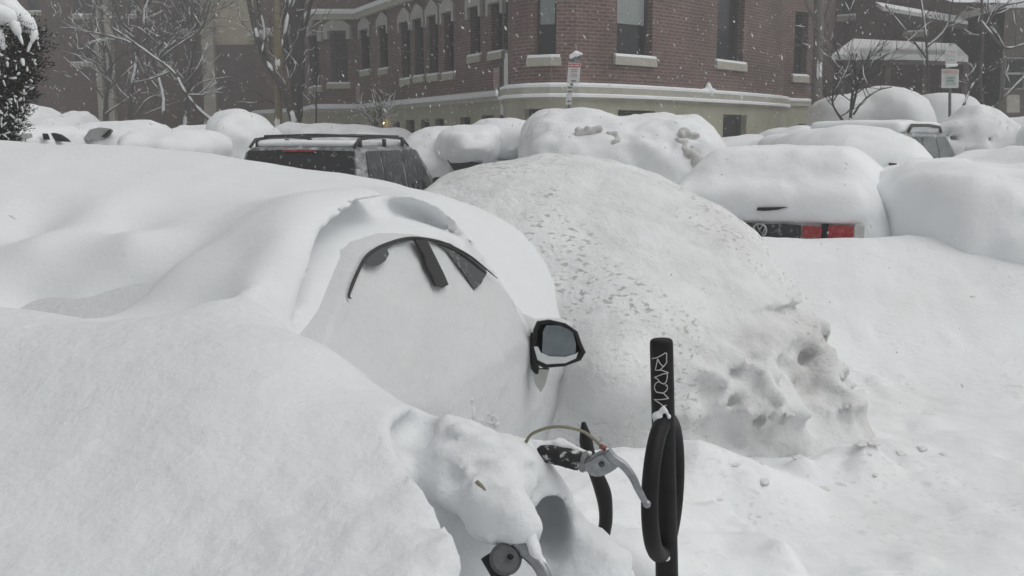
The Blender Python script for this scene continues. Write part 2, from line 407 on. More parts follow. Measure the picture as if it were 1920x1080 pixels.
car1 = thing("parked_car", "pale sedan under a smooth drift with side windows and wing mirror showing", "car", tuple(car_pt(.3, -.85, 0)))
v = relax(v, q, 4)
npmesh("snow_cover", v, q, M_SNOW, car1)
del F, E, E2, carve, lay, S, T, X, Y, Z

# kerbside bank with the hollow and the snow heaped on the bicycle
b0 = (-3.4, .75, .35); hh = .0125
X, Y, Z = grid3(b0, (.95, 2.82, 1.52), hh)
H2 = Hnear(X[:, :, 0], Y[:, :, 0])
X2, Y2 = X[:, :, 0], Y[:, :, 0]
xe = np.interp(Y2, [.7, 1.3, 1.5, 1.7, 1.9, 2.1], [.10, .04, -.035, -.12, -.215, -.25])
drop = sstep(-.03, .09, X2-xe)*sstep(2.12, 1.82, Y2)
low = .74+.22*(Y2-1.5)-.1*X2
H2 = H2*(1-drop)+np.minimum(H2, low)*drop
F = (Z-H2[:, :, None])*.75
for a, b, ra, rb in [((845, 822, 2.02), (965, 862, 1.95), .045, .04), ((820, 880, 1.98), (930, 960, 1.86), .06, .05), ((890, 880, 1.95), (940, 970, 1.84), .065, .05),
                     ((930, 880, 1.98), (995, 960, 2.0), .055, .045), ((920, 965, 1.84), (970, 990, 1.80), .045, .035), ((1010, 970, 2.0), (1120, 1090, 1.95), .06, .08), ((985, 860, 2.02), (1030, 940, 2.03), .03, .03)]:
    F = smin(F, sd_cap(X, Y, Z, P(*a), P(*b), ra, rb), .035)
F = F+.018*fbm(X, Y, Z, 9, 5, 77, .62)*sstep(-.25, -.05, X)
def hole(c, r, k=.03):
    global F
    F = smax(F, -sd_ell(X, Y, Z, c, r), k)
def surf(u, v_):
    for yy in np.arange(1.2, 2.75, .008):
        q_ = P(u, v_, yy); i_, j_, k_ = [int(round((q_[n_]-b0[n_])/hh)) for n_ in range(3)]
        if 0 <= i_ < F.shape[0] and 0 <= j_ < F.shape[1] and 0 <= k_ < F.shape[2] and F[i_, j_, k_] < 0: return yy
    return 2.0
def at_(u, v_, d): return P(u, v_, surf(u, v_)+d)
CABLE = [at_(u_, v_, .004) for u_, v_ in ((893, 903), (905, 915), (918, 932), (930, 950), (938, 968), (946, 984))]
rn_ = random.Random(4)
for k_ in range(34):
    u_ = rn_.uniform(830, 1040); v_ = rn_.uniform(790, 990)
    if v_ < 780+(u_-830)*.25 or v_ > 930+(u_-830)*.5: continue
    c_ = at_(u_, v_, .002); r__ = rn_.uniform(.006, .018); F = smin(F, sd_ell(X, Y, Z, c_, (r__*1.3, r__, r__*.8)), .018)
h1, h2, h3, h4, h5 = at_(785, 808, .02), at_(752, 818, .01), at_(1030, 980, .03), at_(1035, 1015, .03), at_(735, 890, .0)
hole(h1, (.048, .10, .038), .02); hole(h2, (.03, .06, .02), .02); hole(h3, (.040, .15, .055), .02); hole(h4, (.036, .14, .045), .02)
for u_, v_ in ((905, 905), (890, 870), (850, 895), (1000, 880)): hole(at_(u_, v_, -.005), (.02, .02, .014), .015)
hole(P(900, 1050, 1.62), (.06, .12, .05))
F = np.maximum(F, Y-2.80)
v, q = surface_nets(F, b0, hh)
bank = npmesh("snow_bank", v, q, M_BANK)
tag(bank, "smooth deep snow bank in the left foreground burying the bicycle", "snow bank")
del F, X, Y, Z

# ------------------------------------------------------------------ first car: body side, windows, mirror
roof_px = [(648, 552), (662, 515), (680, 482), (700, 466), (720, 457), (745, 449), (770, 446), (800, 449), (830, 457), (870, 477), (900, 499), (940, 533), (985, 590)]
roof_sz = [side_sz(*a) for a in roof_px]
rs_ = [a[0] for a in roof_sz]; rz_ = [a[1] for a in roof_sz]
def roofz(s):
    return float(np.interp(s, [-1.4, -1.1, rs_[0]-.3]+rs_+[rs_[-1]+.35, 2.3], [.7, .85, rz_[0]-.16]+rz_+[.93, .80]))
vs = []; fs = []; NS, NW = 220, 70
for i in range(NS+1):
    s = -1.5+3.65*i/NS; zr = roofz(s)
    prof = []
    for k in range(NW+1):
        w = k/NW
        if w < .7:
            z = .30+(zr-.30)*w/.7; t = float(side_t(z))
        else:
            w2 = (w-.7)/.3; a = w2*math.pi/2
            t = float(side_t(zr))-.12*math.sin(a)*1-(w2**2)*1.2; z = zr+.06*(1-(1-w2)**2)
        prof.append((t, z))
    e = 0.12*max(0, (s-1.75)/.4)**2
    for t, z in prof:
        p = car_pt(s, t-e, z); d = .011*float(fbm(s*3., z*5., 0., 1.0, 4, 3, .55)); vs.append(p+RR*d)
for i in range(NS):
    for k in range(NW):
        a = i*(NW+1)+k; fs.append((a, a+NW+1, a+NW+2, a+1))
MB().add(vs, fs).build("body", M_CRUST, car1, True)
CLUMPS = []
def side_poly(px, off, thick, name, mat, par=car1, jit=0, smooth=False):
    pts = []
    for (u, v_) in px:
        s, z = side_sz(u, v_); pts.append(car_pt(s, TZ*(ZA-z)+off, z))
    if jit:
        q_ = []
        for i in range(len(pts)):
            a, b = pts[i], pts[(i+1) % len(pts)]
            for k in range(6):
                t = k/6; j = HH*random.uniform(-jit, jit)+np.array([0, 0, random.uniform(-jit, jit)]); q_.append(a+(b-a)*t+j)
        pts = q_
    return MB().prism(pts, Vector(RR*thick)).build(name, mat, par, smooth)
M_TRIM = plain("black_window_trim", (.02, .02, .022), .5)
M_WIN1 = frosted("frosted_car_glass", (.055, .06, .062), amt=.35, scale=18, lo=.55, hi=.75, rough=.15)
# the glass and trim that show through the snow plastered on the side
side_poly([(676, 492), (689, 474), (705, 462), (725, 455), (748, 449), (770, 447), (770, 451), (750, 455), (732, 459), (719, 467), (723, 476), (716, 489), (704, 497), (690, 500)], .010, .003, "rear_window", M_WIN1)
side_poly([(808, 449), (838, 456), (870, 476), (902, 500), (908, 511), (896, 532), (884, 543), (876, 530), (862, 508), (845, 488), (833, 472), (818, 461)], .010, .003, "front_window", M_WIN1)
def strip(px, w, off, name, mat):
    pts = []
    for (u, v_) in px:
        s, z = side_sz(u, v_); pts.append(car_pt(s, TZ*(ZA-z)+off, z))
    q_ = [Vector(p) for p in catmull(pts, 4)]; n_ = len(q_)
    return MB().tube(q_, [w*min(1, .25+6*min(i, n_-1-i)/n_) for i in range(n_)], 6).build(name, mat, car1, True)
strip([(652, 560)]+roof_px[:-2]+[(928, 522)], .006, .012, "window_trim", M_TRIM)
strip([(800, 452), (835, 463), (872, 485), (905, 512)], .005, .016, "seal", M_TRIM)
side_poly([(768, 449), (790, 449), (799, 466), (812, 492), (822, 512), (831, 533), (820, 539), (808, 536), (801, 518), (790, 497), (785, 478)], .012, .010, "pillar_trim", M_TRIM)
for (a, b, r0, r1) in [((900, 752), (918, 788), .012, .018), ((918, 790), (985, 800), .012, .008), ((950, 778), (975, 790), .01, .012), ((860, 770), (890, 778), .006, .005)]:
    q_ = []
    for (u, v_) in (a, b):
        s, z = side_sz(u, v_); q_.append(car_pt(s, float(side_t(z))+.002, z))
    CLUMPS.append((q_[0], q_[1], r0, r1))
# mirror
def cam_rect(cx, cy, Yd): return V(cx, cy, Yd)
MY = 4.25
def mp(u, v_, dy=0): return V(u, v_, MY+dy)
hous = [(1001, 618), (1008, 603), (1030, 600), (1060, 607), (1082, 622), (1090, 645), (1097, 660), (1088, 675), (1058, 686), (1020, 689), (1004, 680), (998, 655)]
def scaled(px, k, c=(1045, 646)): return [(c[0]+(a-c[0])*k, c[1]+(b-c[1])*k) for a, b in px]
mb = MB(); rings = [(hous, 0), (scaled(hous, 1.03), .03), (scaled(hous, .96), .09), (scaled(hous, .6), .13)]
vs = []; n = len(hous)
for px, dy in rings:
    vs += [mp(a, b, dy) for a, b in px]
inner = scaled(hous, .86); vs += [mp(a, b, .0) for a, b in inner]; vs += [mp(a, b, .02) for a, b in inner]
fs = []
for k in range(3):
    for i in range(n): fs.append((k*n+i, k*n+(i+1) % n, (k+1)*n+(i+1) % n, (k+1)*n+i))
fs.append(tuple(3*n+i for i in range(n)))
for i in range(n):
    fs.append((i, (i+1) % n, 4*n+(i+1) % n, 4*n+i)); fs.append((4*n+i, 4*n+(i+1) % n, 5*n+(i+1) % n, 5*n+i))
mirror = MB().add(vs, fs).build("mirror", M_BLACK, car1)
def sub(mb, name, mat, smooth=False, **k):
    o = mb.build(name, mat, None, smooth, **k); o.parent = mirror; o.matrix_parent_inverse = Matrix.Translation(-car1.location); return o
M_MIRR = plain("mirror_glass", (.18, .21, .23), .25, .6, var=.15, scale=20)
sub(MB().prism([mp(a, b, .012) for a, b in [(1018, 622), (1024, 610), (1050, 610), (1074, 622), (1080, 645), (1079, 668), (1016, 668)]], Vector((0, .006, 0))), "glass", M_MIRR)
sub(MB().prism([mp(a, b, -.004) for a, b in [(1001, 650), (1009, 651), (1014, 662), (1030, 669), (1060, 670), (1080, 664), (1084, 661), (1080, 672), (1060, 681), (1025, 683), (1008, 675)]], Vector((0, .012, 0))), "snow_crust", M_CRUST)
sub(MB().tube([mp(1002, 625, .03), mp(1000, 660, .04), mp(1003, 690, .05), mp(1012, 705, .07)], [.016, .02, .018, .012], 8), "bracket", M_BLACK, True)
MB().prism([mp(997, 692, .05), mp(1030, 693, .03), mp(1022, 722, .05), mp(1014, 736, .06), mp(1004, 722, .06)], Vector((0, .03, 0))).build("mirror_base", plain("pale_car_paint", (.42, .43, .40), .35), car1)

# ------------------------------------------------------------------ big plowed pile
b0 = (-1.9, 4.2, .0); hh = .025
X, Y, Z = grid3(b0, (2.6, 9.2, 1.85), hh)
p = 1.95
wob = .07*fbm(X, Y, Z, 1.1, 3, 51)
xx = np.abs((X-.30)/1.75); yy = np.abs((Y-6.75)/2.05); zz = np.clip(Z/1.68, 0, None)
base = (xx**3+yy**3)**(1/3.)
F = ((base**p+zz**p)**(1/p)-1)*1.3
# broken vertical face at the street end, with ledges and hollows
F = smax(F, ((Y-4.74)*-1+.22*(X-1.2)*1+.09*fbm(X*1.5, Y, Z*1.5, 2.2, 3, 61)), .06)
F = F+wob*.6+.009*fbm(X, Y, Z, 5, 4, 71, .6)+.013*np.maximum(0, fbm(X*1.0, Y*1.6, Z, 10, 2, 75)-.1)*sstep(-.1, .6, X)
low = sstep(1.0, .5, Z)*sstep(.7, 1.0, X)
F = F+low*(.085*np.abs(fbm(X, Y, Z*1.3, 2.6, 3, 81))-.035+.025*fbm(X, Y, Z*1.6, 7, 3, 83))
tq = fbm(X*1.2, Y, Z*1.5, 3.1, 3, 87, .6)*3.2
F = F+low*.013*(np.floor(tq)+sstep(.0, .3, tq-np.floor(tq)))-low*.02
F = F+.05*sstep(.02, .0, np.abs((Z-.84-.05*fbm(X*1.5, Y, 0*Z, 1.5, 2, 85)))-.03)*sstep(1.2, 1.5, X)
for c, r_ in [((1.52, 5.02, .78), (.16, .14, .045)), ((1.02, 4.75, .38), (.14, .16, .12)), ((1.45, 4.85, .35), (.16, .10, .13)), ((1.93, 5.3, .45), (.06, .2, .04)), ((.62, 4.95, .95), (.12, .1, .1))]:
    F = smax(F, -sd_ell(X, Y, Z, c, r_), .05)
for c, r_ in [((.50, 4.85, .66), (.19, .25, .17)), ((.62, 5.2, .7), (.35, .35, .35))]:
    F = smin(F, sd_ell(X, Y, Z, c, r_), .2)
F = smin(F, sd_ell(X, Y, Z, (1.60, 5.40, .12), (.36, .5, .30))+.03*fbm(X, Y, Z, 5, 3, 12), .12)
for c, r_ in [((.46, 4.62, .52), (.06, .08, .05)), ((.60, 4.64, .50), (.05, .08, .04))]:
    F = smax(F, -sd_ell(X, Y, Z, c, r_), .03)
F = F+.014*fbm(X, Y*1.0, Z, 11, 2, 91)*sstep(.5, 1.1, X)*sstep(1.0, .7, Z)
v, q = surface_nets(F, b0, hh)
tag(npmesh("plowed_snow_pile", v, q, M_PLOW), "large rounded gritty snow pile in the middle with a broken dirty face to the street", "snow pile")
del F, X, Y, Z, wob, xx, yy, zz, base, low

M_CLOD = plain("clod_snow", (.72, .72, .71), .85, var=.08, scale=2)
rc_ = random.Random(17); clod0 = None
for k in range(18):
    a = rc_.random(); x = .85+1.25*a+rc_.gauss(0, .12); y = 4.15+.75*a+rc_.gauss(0, .10); r_ = rc_.uniform(.008, .034)
    if clod0 is None:
        X_, Y_, Z_ = grid3((-1.5, -1.5, -1.5), (1.5, 1.5, 1.5), .17)
        F_ = sd_ell(X_, Y_, Z_, (0, 0, 0), (1, .85, .65))+.28*fbm(X_, Y_, Z_, 1.3, 3, 4); v, q = surface_nets(F_, (-1.5, -1.5, -1.5), .17)
        clod0 = npmesh("snow_clod", v, q, M_CLOD); tag(clod0, "small broken snow clod on the street at the foot of the big pile", "snow clod", "snow clods crumbled off the big pile"); o = clod0
    else:
        o = clod0.copy(); SC.collection.objects.link(o)
    o.location = (x, y, float(ground(np.array(x), np.array(y)))-r_*.05); o.scale = (r_, r_*rc_.uniform(.7, 1), r_*.6); o.rotation_euler = (0, 0, rc_.uniform(0, 6.28))
# ------------------------------------------------------------------ bicycle under the bank
BY = 1.98
bike = thing("bicycle", "bicycle buried to its handlebar in the foreground snow, steel brake lever sticking out", "bicycle", (.1, BY, .9))
M_ALU = plain("brushed_aluminium", (.30, .31, .32), .38, .9, var=.2, scale=60, bump=.15)
M_GRIP = frosted("snowy_grip_rubber", (.009, .009, .01), amt=.75, scale=45, lo=.55, hi=.66, rough=.7)
M_CABLE = plain("cable_sleeve", (.20, .19, .13), .45)
def pts(l, y=BY): return [Vector(P(a[0], a[1], a[2] if len(a) > 2 else y)) for a in catmull([tuple(q)+((y,) if len(q) == 2 else ()) for q in l], 6)]
MB().tube(pts([(925, 838, 2.03), (975, 842, 2.02), (1020, 848, 2.0), (1092, 866, 1.98)]), .011, 12).build("handlebar", M_ALU, bike, True)
gp = pts([(1008, 846, 2.0), (1045, 853, 1.99), (1088, 865, 1.98)])
g = MB().tube(gp, [.0185]+[.0205]*(len(gp)-2)+[.019], 20)
for k in range(3, len(gp)-1, 3): g.tube([gp[k]-(gp[k+1]-gp[k])*.15, gp[k]+(gp[k+1]-gp[k])*.15], .0215, 20)
g.build("grip", M_GRIP, bike, True)
# snow lying on the grip
def snow_lump(name, caps, hh, parent, nz=.004, mat=M_SNOW, fr=25, k=.012):
    A = np.array([c[0] for c in caps]+[c[1] for c in caps]); rm = max(max(c[2], c[3]) for c in caps)+3*hh+nz
    b0 = A.min(0)-rm; b1 = A.max(0)+rm
    X, Y, Z = grid3(b0, b1, hh); F = None
    for a, b, ra, rb in caps:
        d = sd_cap(X, Y, Z, a, b, ra, rb); F = d if F is None else smin(F, d, k)
    F = F+nz*fbm(X, Y, Z, fr, 3, 11)
    v, q = surface_nets(F, b0, hh); return npmesh(name, v, q, mat, parent)
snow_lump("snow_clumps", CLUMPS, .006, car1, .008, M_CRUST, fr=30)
snow_lump("snow_crust", [(P(1000, 838, 2.0), P(1050, 833, 1.995), .012, .010), (P(1050, 833, 1.995), P(1105, 850, 1.985), .010, .006), (P(1000, 840, 2.0), P(965, 838, 2.0), .014, .02)], .003, bike, .003, fr=60)
MB().tube(pts([(985, 830, 1.97), (1000, 812, 1.96), (1040, 800, 1.955), (1085, 806, 1.955), (1112, 822, 1.955), (1132, 842, 1.96)]), .0032, 10).build("brake_cable", M_CABLE, bike, True)
cl = MB().prism([P(a, b, 1.955) for a, b in [(1096, 868), (1120, 853), (1140, 846), (1157, 858), (1163, 873), (1150, 884), (1130, 894), (1112, 895), (1094, 880)]], Vector((0, .022, .0)))
cl.tube([P(1091, 864, 1.985), P(1101, 867, 1.98)], .0225, 20); cl.tube([P(1106, 868, 1.979), P(1116, 871, 1.975)], .018, 18)
cl.build("lever_clamp", M_ALU, bike, bevel=.003)
MB().tube([P(1128, 871, 1.951), P(1128, 871, 1.957)], .0055, 14).build("clamp_bolt", plain("dark_bolt", (.10, .10, .11), .4, .8), bike, True)
lp = pts([(1138, 846, 1.95), (1150, 860, 1.948), (1168, 872, 1.945), (1185, 893, 1.94), (1197, 918, 1.94), (1208, 938, 1.94), (1213, 944, 1.94)])
n_ = len(lp); rr_ = [.0085-.0040*(i/(n_-1)) for i in range(n_)]; rr_[-1] = .0045
lv = MB().tube(lp, rr_, 14, 1.25)
def sphere(mb, c, r_, nu=14, nv=8, sc=(1, 1, 1)):
    c = Vector(c); vs = [c+Vector((0, 0, r_*sc[2]))]; fs = []
    for j in range(1, nv):
        for i in range(nu):
            a = 2*math.pi*i/nu; b = math.pi*j/nv; vs.append(c+Vector((math.sin(b)*math.cos(a)*sc[0], math.sin(b)*math.sin(a)*sc[1], math.cos(b)*sc[2]))*r_)
    vs.append(c-Vector((0, 0, r_*sc[2]))); L = len(vs)-1
    for i in range(nu):
        fs.append((0, 1+i, 1+(i+1) % nu)); fs.append((L, L-nu+(i+1) % nu, L-nu+i))
    for j in range(nv-2):
        for i in range(nu):
            a = 1+j*nu+i; b = 1+j*nu+(i+1) % nu; fs.append((a, a+nu, b+nu, b))
    return mb.add(vs, fs)
sphere(lv, P(1213, 945, 1.94), .0082)
lv.build("brake_lever", M_ALU, bike, True)
MB().tube([P(1125, 836, 1.958), P(1136, 842, 1.955)], .0052, 12).build("barrel_adjuster", plain("red_ferrule", (.22, .055, .05), .5), bike, True)
# far side brake, low in the hollow
hub = MB().tube([P(948, 1048, 1.765), P(948, 1048, 1.80)], .030, 28); hub.tube([P(948, 1048, 1.757), P(948, 1048, 1.765)], .024, 28)
hub.build("brake_drum", plain("dull_grey_metal", (.14, .145, .15), .5, .6, bump=.3), bike, False)
MB().tube([P(957, 1044, 1.748), P(957, 1044, 1.76)], .0055, 14).build("hub_bolt", M_BLACK, bike, True)
MB().tube(pts([(968, 1015, 1.78), (990, 1038, 1.765), (1012, 1062, 1.75), (1030, 1100, 1.74)]), [.012]*6+[.010]*13, 12, 1.3).build("brake_arm", M_ALU, bike, True)
MB().tube(pts([(915, 1040, 1.80), (935, 1075, 1.79), (950, 1110, 1.78)]), .016, 14).build("head_tube", M_BLACK, bike, True)
MB().tube([Vector(q_) for q_ in catmull(CABLE, 4)], .0048, 10).build("gear_cable", M_CABLE, bike, True)
snow_lump("snow_crust", [(P(985, 985, 1.785), P(1005, 1030, 1.762), .018, .010), (P(1000, 1030, 1.758), P(1020, 1058, 1.75), .010, .005), (P(930, 1000, 1.80), P(975, 1005, 1.79), .022, .018)], .004, bike, .004, fr=50)

# black hoop of a second cycle stand, behind the handlebar
hy = 2.32
hoop = MB(); hp = pts([(1094, 792), (1097, 815), (1103, 850), (1116, 885), (1128, 915), (1134, 940), (1136, 975), (1130, 1010)], hy); n_ = len(hp)
hoop.tube(hp, [.006+.014*min(1, i/8)*(1 if i < 22 else 1)+.004*math.exp(-((i-26)/6)**2) for i in range(n_)], 14, .8)
tag(hoop.build("cycle_stand", M_BLACK, None, True), "black curved cycle hoop poking out of the snow just behind the handlebar", "cycle stand")

# ------------------------------------------------------------------ black cycle post with ring
PY = 2.6
post = thing("cycle_post", "black round cycle post with scratched graffiti and a ring, in front of the big pile", "bike post", tuple(P(1252, 1100, PY)))
M_POST = plain("black_enamel", (.006, .006, .007), .55, spec=.22, var=.5, scale=30, bump=.12)
ptop = P(1240, 636, PY); pbot = P(1251, 1100, PY)*np.array([1, 0, 1])+np.array([0, PY, 0]); ax_ = (pbot-ptop)
pr = .0305
pb = MB().tube([ptop+ax_*t for t in (0, .004, .012, .03, .5, 1.3)], [pr*.80, pr*.93, pr*.99, pr, pr, pr], 40)
pb.build("post", M_POST, post, True)
rc = np.array(P(1245, 912, PY-.004)); ang = R(90-21)       # ring plane almost edge-on
e1 = np.array([math.cos(ang), math.sin(ang), 0]); e2 = np.array([-.024, 0, 1.0])
tv = []; tf = []; NU, NV = 72, 16; Ra, Rb, rt = .165, .178, .023
for i in range(NU):
    a = 2*math.pi*i/NU
    c_ = rc+e1*Ra*math.cos(a)+e2*Rb*math.sin(a); out = e1*math.cos(a)+e2*math.sin(a); nn = np.cross(e1, e2)
    for k in range(NV):
        b = 2*math.pi*k/NV; tv.append(c_+out*rt*math.cos(b)+nn*rt*.95*math.sin(b))
for i in range(NU):
    for k in range(NV):
        tf.append((i*NV+k, ((i+1) % NU)*NV+k, ((i+1) % NU)*NV+(k+1) % NV, i*NV+(k+1) % NV))
MB().add(tv, tf).build("ring", M_POST, post, True)
# scratched letters on the front of the post
def on_post(x, y):      # x,y in the close-up survey (6 px per photo px)
    u = 1180+x/6; v_ = 620+y/6
    c_ = ptop+ax_*((v_-636)/464.); d = ray(u, v_); X_ = (d*(PY/d[1]))[0]-c_[0]
    X_ = max(-.95*pr, min(.95*pr, X_)); return Vector((c_[0]+X_, PY-math.sqrt(pr*pr-X_*X_)-.0006, c_[2]))
G_ = [[(250, 292), (300, 270), (385, 218), (402, 225), (398, 270), (402, 320), (370, 360), (325, 405), (278, 412), (290, 350), (302, 285)], [(300, 285), (325, 330), (350, 358), (372, 360)],
      [(325, 402), (360, 410), (425, 435), (360, 445), (310, 468), (270, 492), (285, 500)], [(408, 438), (408, 480), (395, 530), (372, 555), (330, 540), (300, 505), (280, 490)],
      [(320, 532), (290, 545), (272, 580), (272, 620), (290, 648), (365, 652), (400, 625), (412, 590), (400, 562), (385, 575)], [(290, 650), (365, 655), (400, 690), (425, 712), (268, 735), (330, 770), (365, 795), (398, 785)]]
gm = MB()
for st in G_:
    q_ = []
    for a, b in zip(st[:-1], st[1:]):
        for k in range(4): q_.append(on_post(a[0]+(b[0]-a[0])*k/4, a[1]+(b[1]-a[1])*k/4))
    q_.append(on_post(*st[-1])); gm.tube(q_, .0013, 6)
gm.build("graffiti", plain("scratched_metal", (.52, .52, .5), .6), post)
snow_lump("snow_clump", [(on_post(370, 810), on_post(300, 920), .003, .011), (on_post(300, 920), on_post(300, 1040), .012, .006), (on_post(370, 815), on_post(425, 910), .003, .006)], .0022, post, .002, fr=90)
snow_lump("snow_clump", [(P(1246, 1030, PY-.035), P(1250, 1046, PY-.035), .004, .009)], .0022, post, .002, fr=90)
# ------------------------------------------------------------------ vehicles further up the street
M_CARDK = frosted("dark_snow_dusted_paint", (.10, .105, .11), amt=.7, scale=9, lo=.42, hi=.72, rough=.28)
M_CARSIL = frosted("grey_snow_dusted_paint", (.20, .205, .21), amt=.6, scale=14, lo=.42, hi=.7, rough=.3)
M_GLSN = frosted("snow_flecked_glass", (.012, .013, .014), amt=.6, scale=22, lo=.60, hi=.72, rough=.1, stretch=(1, 1, .45))
M_SIDEGL = frosted("side_glass", (.022, .025, .027), amt=.16, scale=8, lo=.5, hi=.75, rough=.12)
M_SIDEGL2 = frosted("side_glass_green", (.03, .045, .045), amt=.25, scale=10, lo=.5, hi=.75, rough=.1)
M_RED = frosted("red_lens", (.30, .012, .014), (.5, .12, .12), amt=.6, scale=30, lo=.52, hi=.7, rough=.2)
def vehicle(name, label, cat, u, Y, z, deg, paint, zb=1.02, zt=1.72, L=4.6, w=.91, wt=.72, group=None, rearglass=M_GLSN, sg=M_SIDEGL):
    o = P(u, 262, Y)*np.array([1, 1, 0])+np.array([0, 0, z]); a = R(deg)
    h_ = np.array([math.sin(a), math.cos(a), 0]); r_ = np.array([math.cos(a), -math.sin(a), 0])
    root = thing(name, label, cat, tuple(o+h_*L/2), group)
    def p(s, t, zz): return Vector(o+h_*s+r_*t+np.array([0, 0, zz]))
    # lower body: lofted sections
    secs = [(0, .80, .32, .95, .84), (.06, .97, .28, zb-.02, .90), (.35, 1, .24, zb, .94), (3.1, 1, .24, zb, .94), (3.6, .99, .24, zb-.06, .9), (4.25, .96, .26, zb-.14, .86), (L-.05, .86, .34, zb-.26, .80), (L, .74, .40, zb-.36, .72)]
    vs = []; fs = []
    for (s, k, z0, z1, kt) in secs:
        W_ = w*k; zm = (z0+z1)/2
        for (t, zz) in [(-W_*.9, z0), (-W_, z0+.12), (-W_*1.0, zm), (-W_*.99, z1-.14), (-W_*kt, z1-.02), (-W_*kt*.5, z1+.015), (W_*kt*.5, z1+.015), (W_*kt, z1-.02), (W_*.99, z1-.14), (W_, zm), (W_, z0+.12), (W_*.9, z0)]:
            vs.append(p(s, t, zz))
    n = 12
    for i in range(len(secs)-1):
        for k in range(n): fs.append((i*n+k, i*n+(k+1) % n, (i+1)*n+(k+1) % n, (i+1)*n+k))
    fs.append(tuple(range(n))); fs.append(tuple((len(secs)-1)*n+k for k in range(n)))
    b = MB().add(vs, fs)
    # cabin
    g = [(.10, zb-.03, .88*w/.91), (.16, zb+.25, .845*w/.91), (.33, zt-.06, wt+.01), (.48, zt, wt-.10), (2.35, zt+.005, wt-.10), (2.62, zt-.05, wt-.02), (2.95, zb+.35, .80*w/.91), (3.4, zb-.03, .86*w/.91)]
    # arch: longitudinal strips of cabin as rings in t
    sg0 = lambda zz: .10+(.36-.10)*max(0, (zz-zb))/(zt-zb)
    sg1 = lambda zz: 3.4-(3.4-2.55)*max(0, (zz-zb))/(zt-zb)
    wd = lambda zz: (.87*w/.91)-(.87*w/.91-wt)*max(0, (zz-zb))/(zt-zb)
    vs = []; fs = []; lv = [zb-.03, zb+.3, zt-.09, zt-.025, zt]; ins = [0, 0, .0, .05, .16]
    for zz, i_ in zip(lv, ins):
        a0, a1, ww = sg0(zz)+i_, sg1(zz)-i_, wd(zz)-i_
        c = .06
        for (s, t) in [(a0, -ww+c), (a0+c, -ww), ((a0+a1)/2, -ww-.01), (a1-c, -ww), (a1, -ww+c), (a1+.04, 0), (a1, ww-c), (a1-c, ww), ((a0+a1)/2, ww+.01), (a0+c, ww), (a0, ww-c), (a0-.035, 0)]:
            vs.append(p(s, t, zz))
    for i in range(len(lv)-1):
        for k in range(n): fs.append((i*n+k, i*n+(k+1) % n, (i+1)*n+(k+1) % n, (i+1)*n+k))
    fs.append(tuple((len(lv)-1)*n+k for k in range(n))); b.add(vs, fs)
    b.build("body", paint, root, False, bevel=.0)
    z0, z1 = zb+.03, zt-.07
    q = MB()                                             # rear window, wraps slightly
    e = .012
    q.prism([p(sg0(z0)-e-.02, -wd(z0)+.10, z0), p(sg0(z0)-e-.052, 0, z0), p(sg0(z0)-e-.02, wd(z0)-.10, z0), p(sg0(z1)-e-.01, wd(z1)-.07, z1), p(sg0(z1)-e-.048, 0, z1+.02), p(sg0(z1)-e-.01, -wd(z1)+.07, z1)], Vector(h_*.01))
    q.build("rear_window", rearglass, root)
    for sd in (1, -1):
        for (s0, s1, k0, k1) in [(.42, .98, .10, 0), (1.04, 1.82, 0, 0), (1.88, 3.05, 0, -.55)]:
            f = lambda s, zz: p(s, sd*(wd(zz)+.014), zz)
            pl = [f(s0, z0), f(s1, z0), f(s1+k1 if k1 else s1, z1), f(s0+k0, z1)]
            MB().prism(pl, Vector(r_*sd*.004)).build("side_window", sg, root)
        m = MB(); c = p(2.85, sd*(w+.13), zb+.12)
        rings = []
        for ds, k in ((-.05, .92), (0, 1.0), (.06, .85), (.10, .5)):
            rings.append([c+Vector(h_*ds)+Vector(r_*x*k*.115)+Vector((0, 0, y*k*.085)) for x, y in [(-1, -.7), (-.8, -1), (.7, -1), (1, -.6), (.95, .6), (.6, 1), (-.7, 1), (-1, .7)]])
        vv_ = sum(rings, []); ff = [(i*8+k, i*8+(k+1) % 8, i*8+8+(k+1) % 8, i*8+8+k) for i in range(3) for k in range(8)]+[tuple(range(8)), tuple(24+k for k in range(8))]
        m.add(vv_, ff); m.tube([p(2.85, sd*(w-.06), zb+.02), p(2.85, sd*(w+.06), zb+.06)], .03, 8)
        m.build("mirror", M_BLACK, root)
    MB().prism([p(sg1(z0)+e, -wd(z0)+.08, z0), p(sg1(z0)+e+.03, 0, z0), p(sg1(z0)+e, wd(z0)-.08, z0), p(sg1(z1)+e, wd(z1)-.06, z1), p(sg1(z1)+e+.03, 0, z1), p(sg1(z1)+e, -wd(z1)+.06, z1)], Vector(h_*.004)).build("windscreen", sg, root)
    for s in (.85, L-.9):
        for t in (-w+.12, w-.12):
            c = p(s, t, .34); m = MB().tube([c-Vector(r_*.11), c+Vector(r_*.11)], .34, 24); m.build("wheel", M_RUBBER, root)
    return root, p, (sg0, sg1, wd, zb, zt)
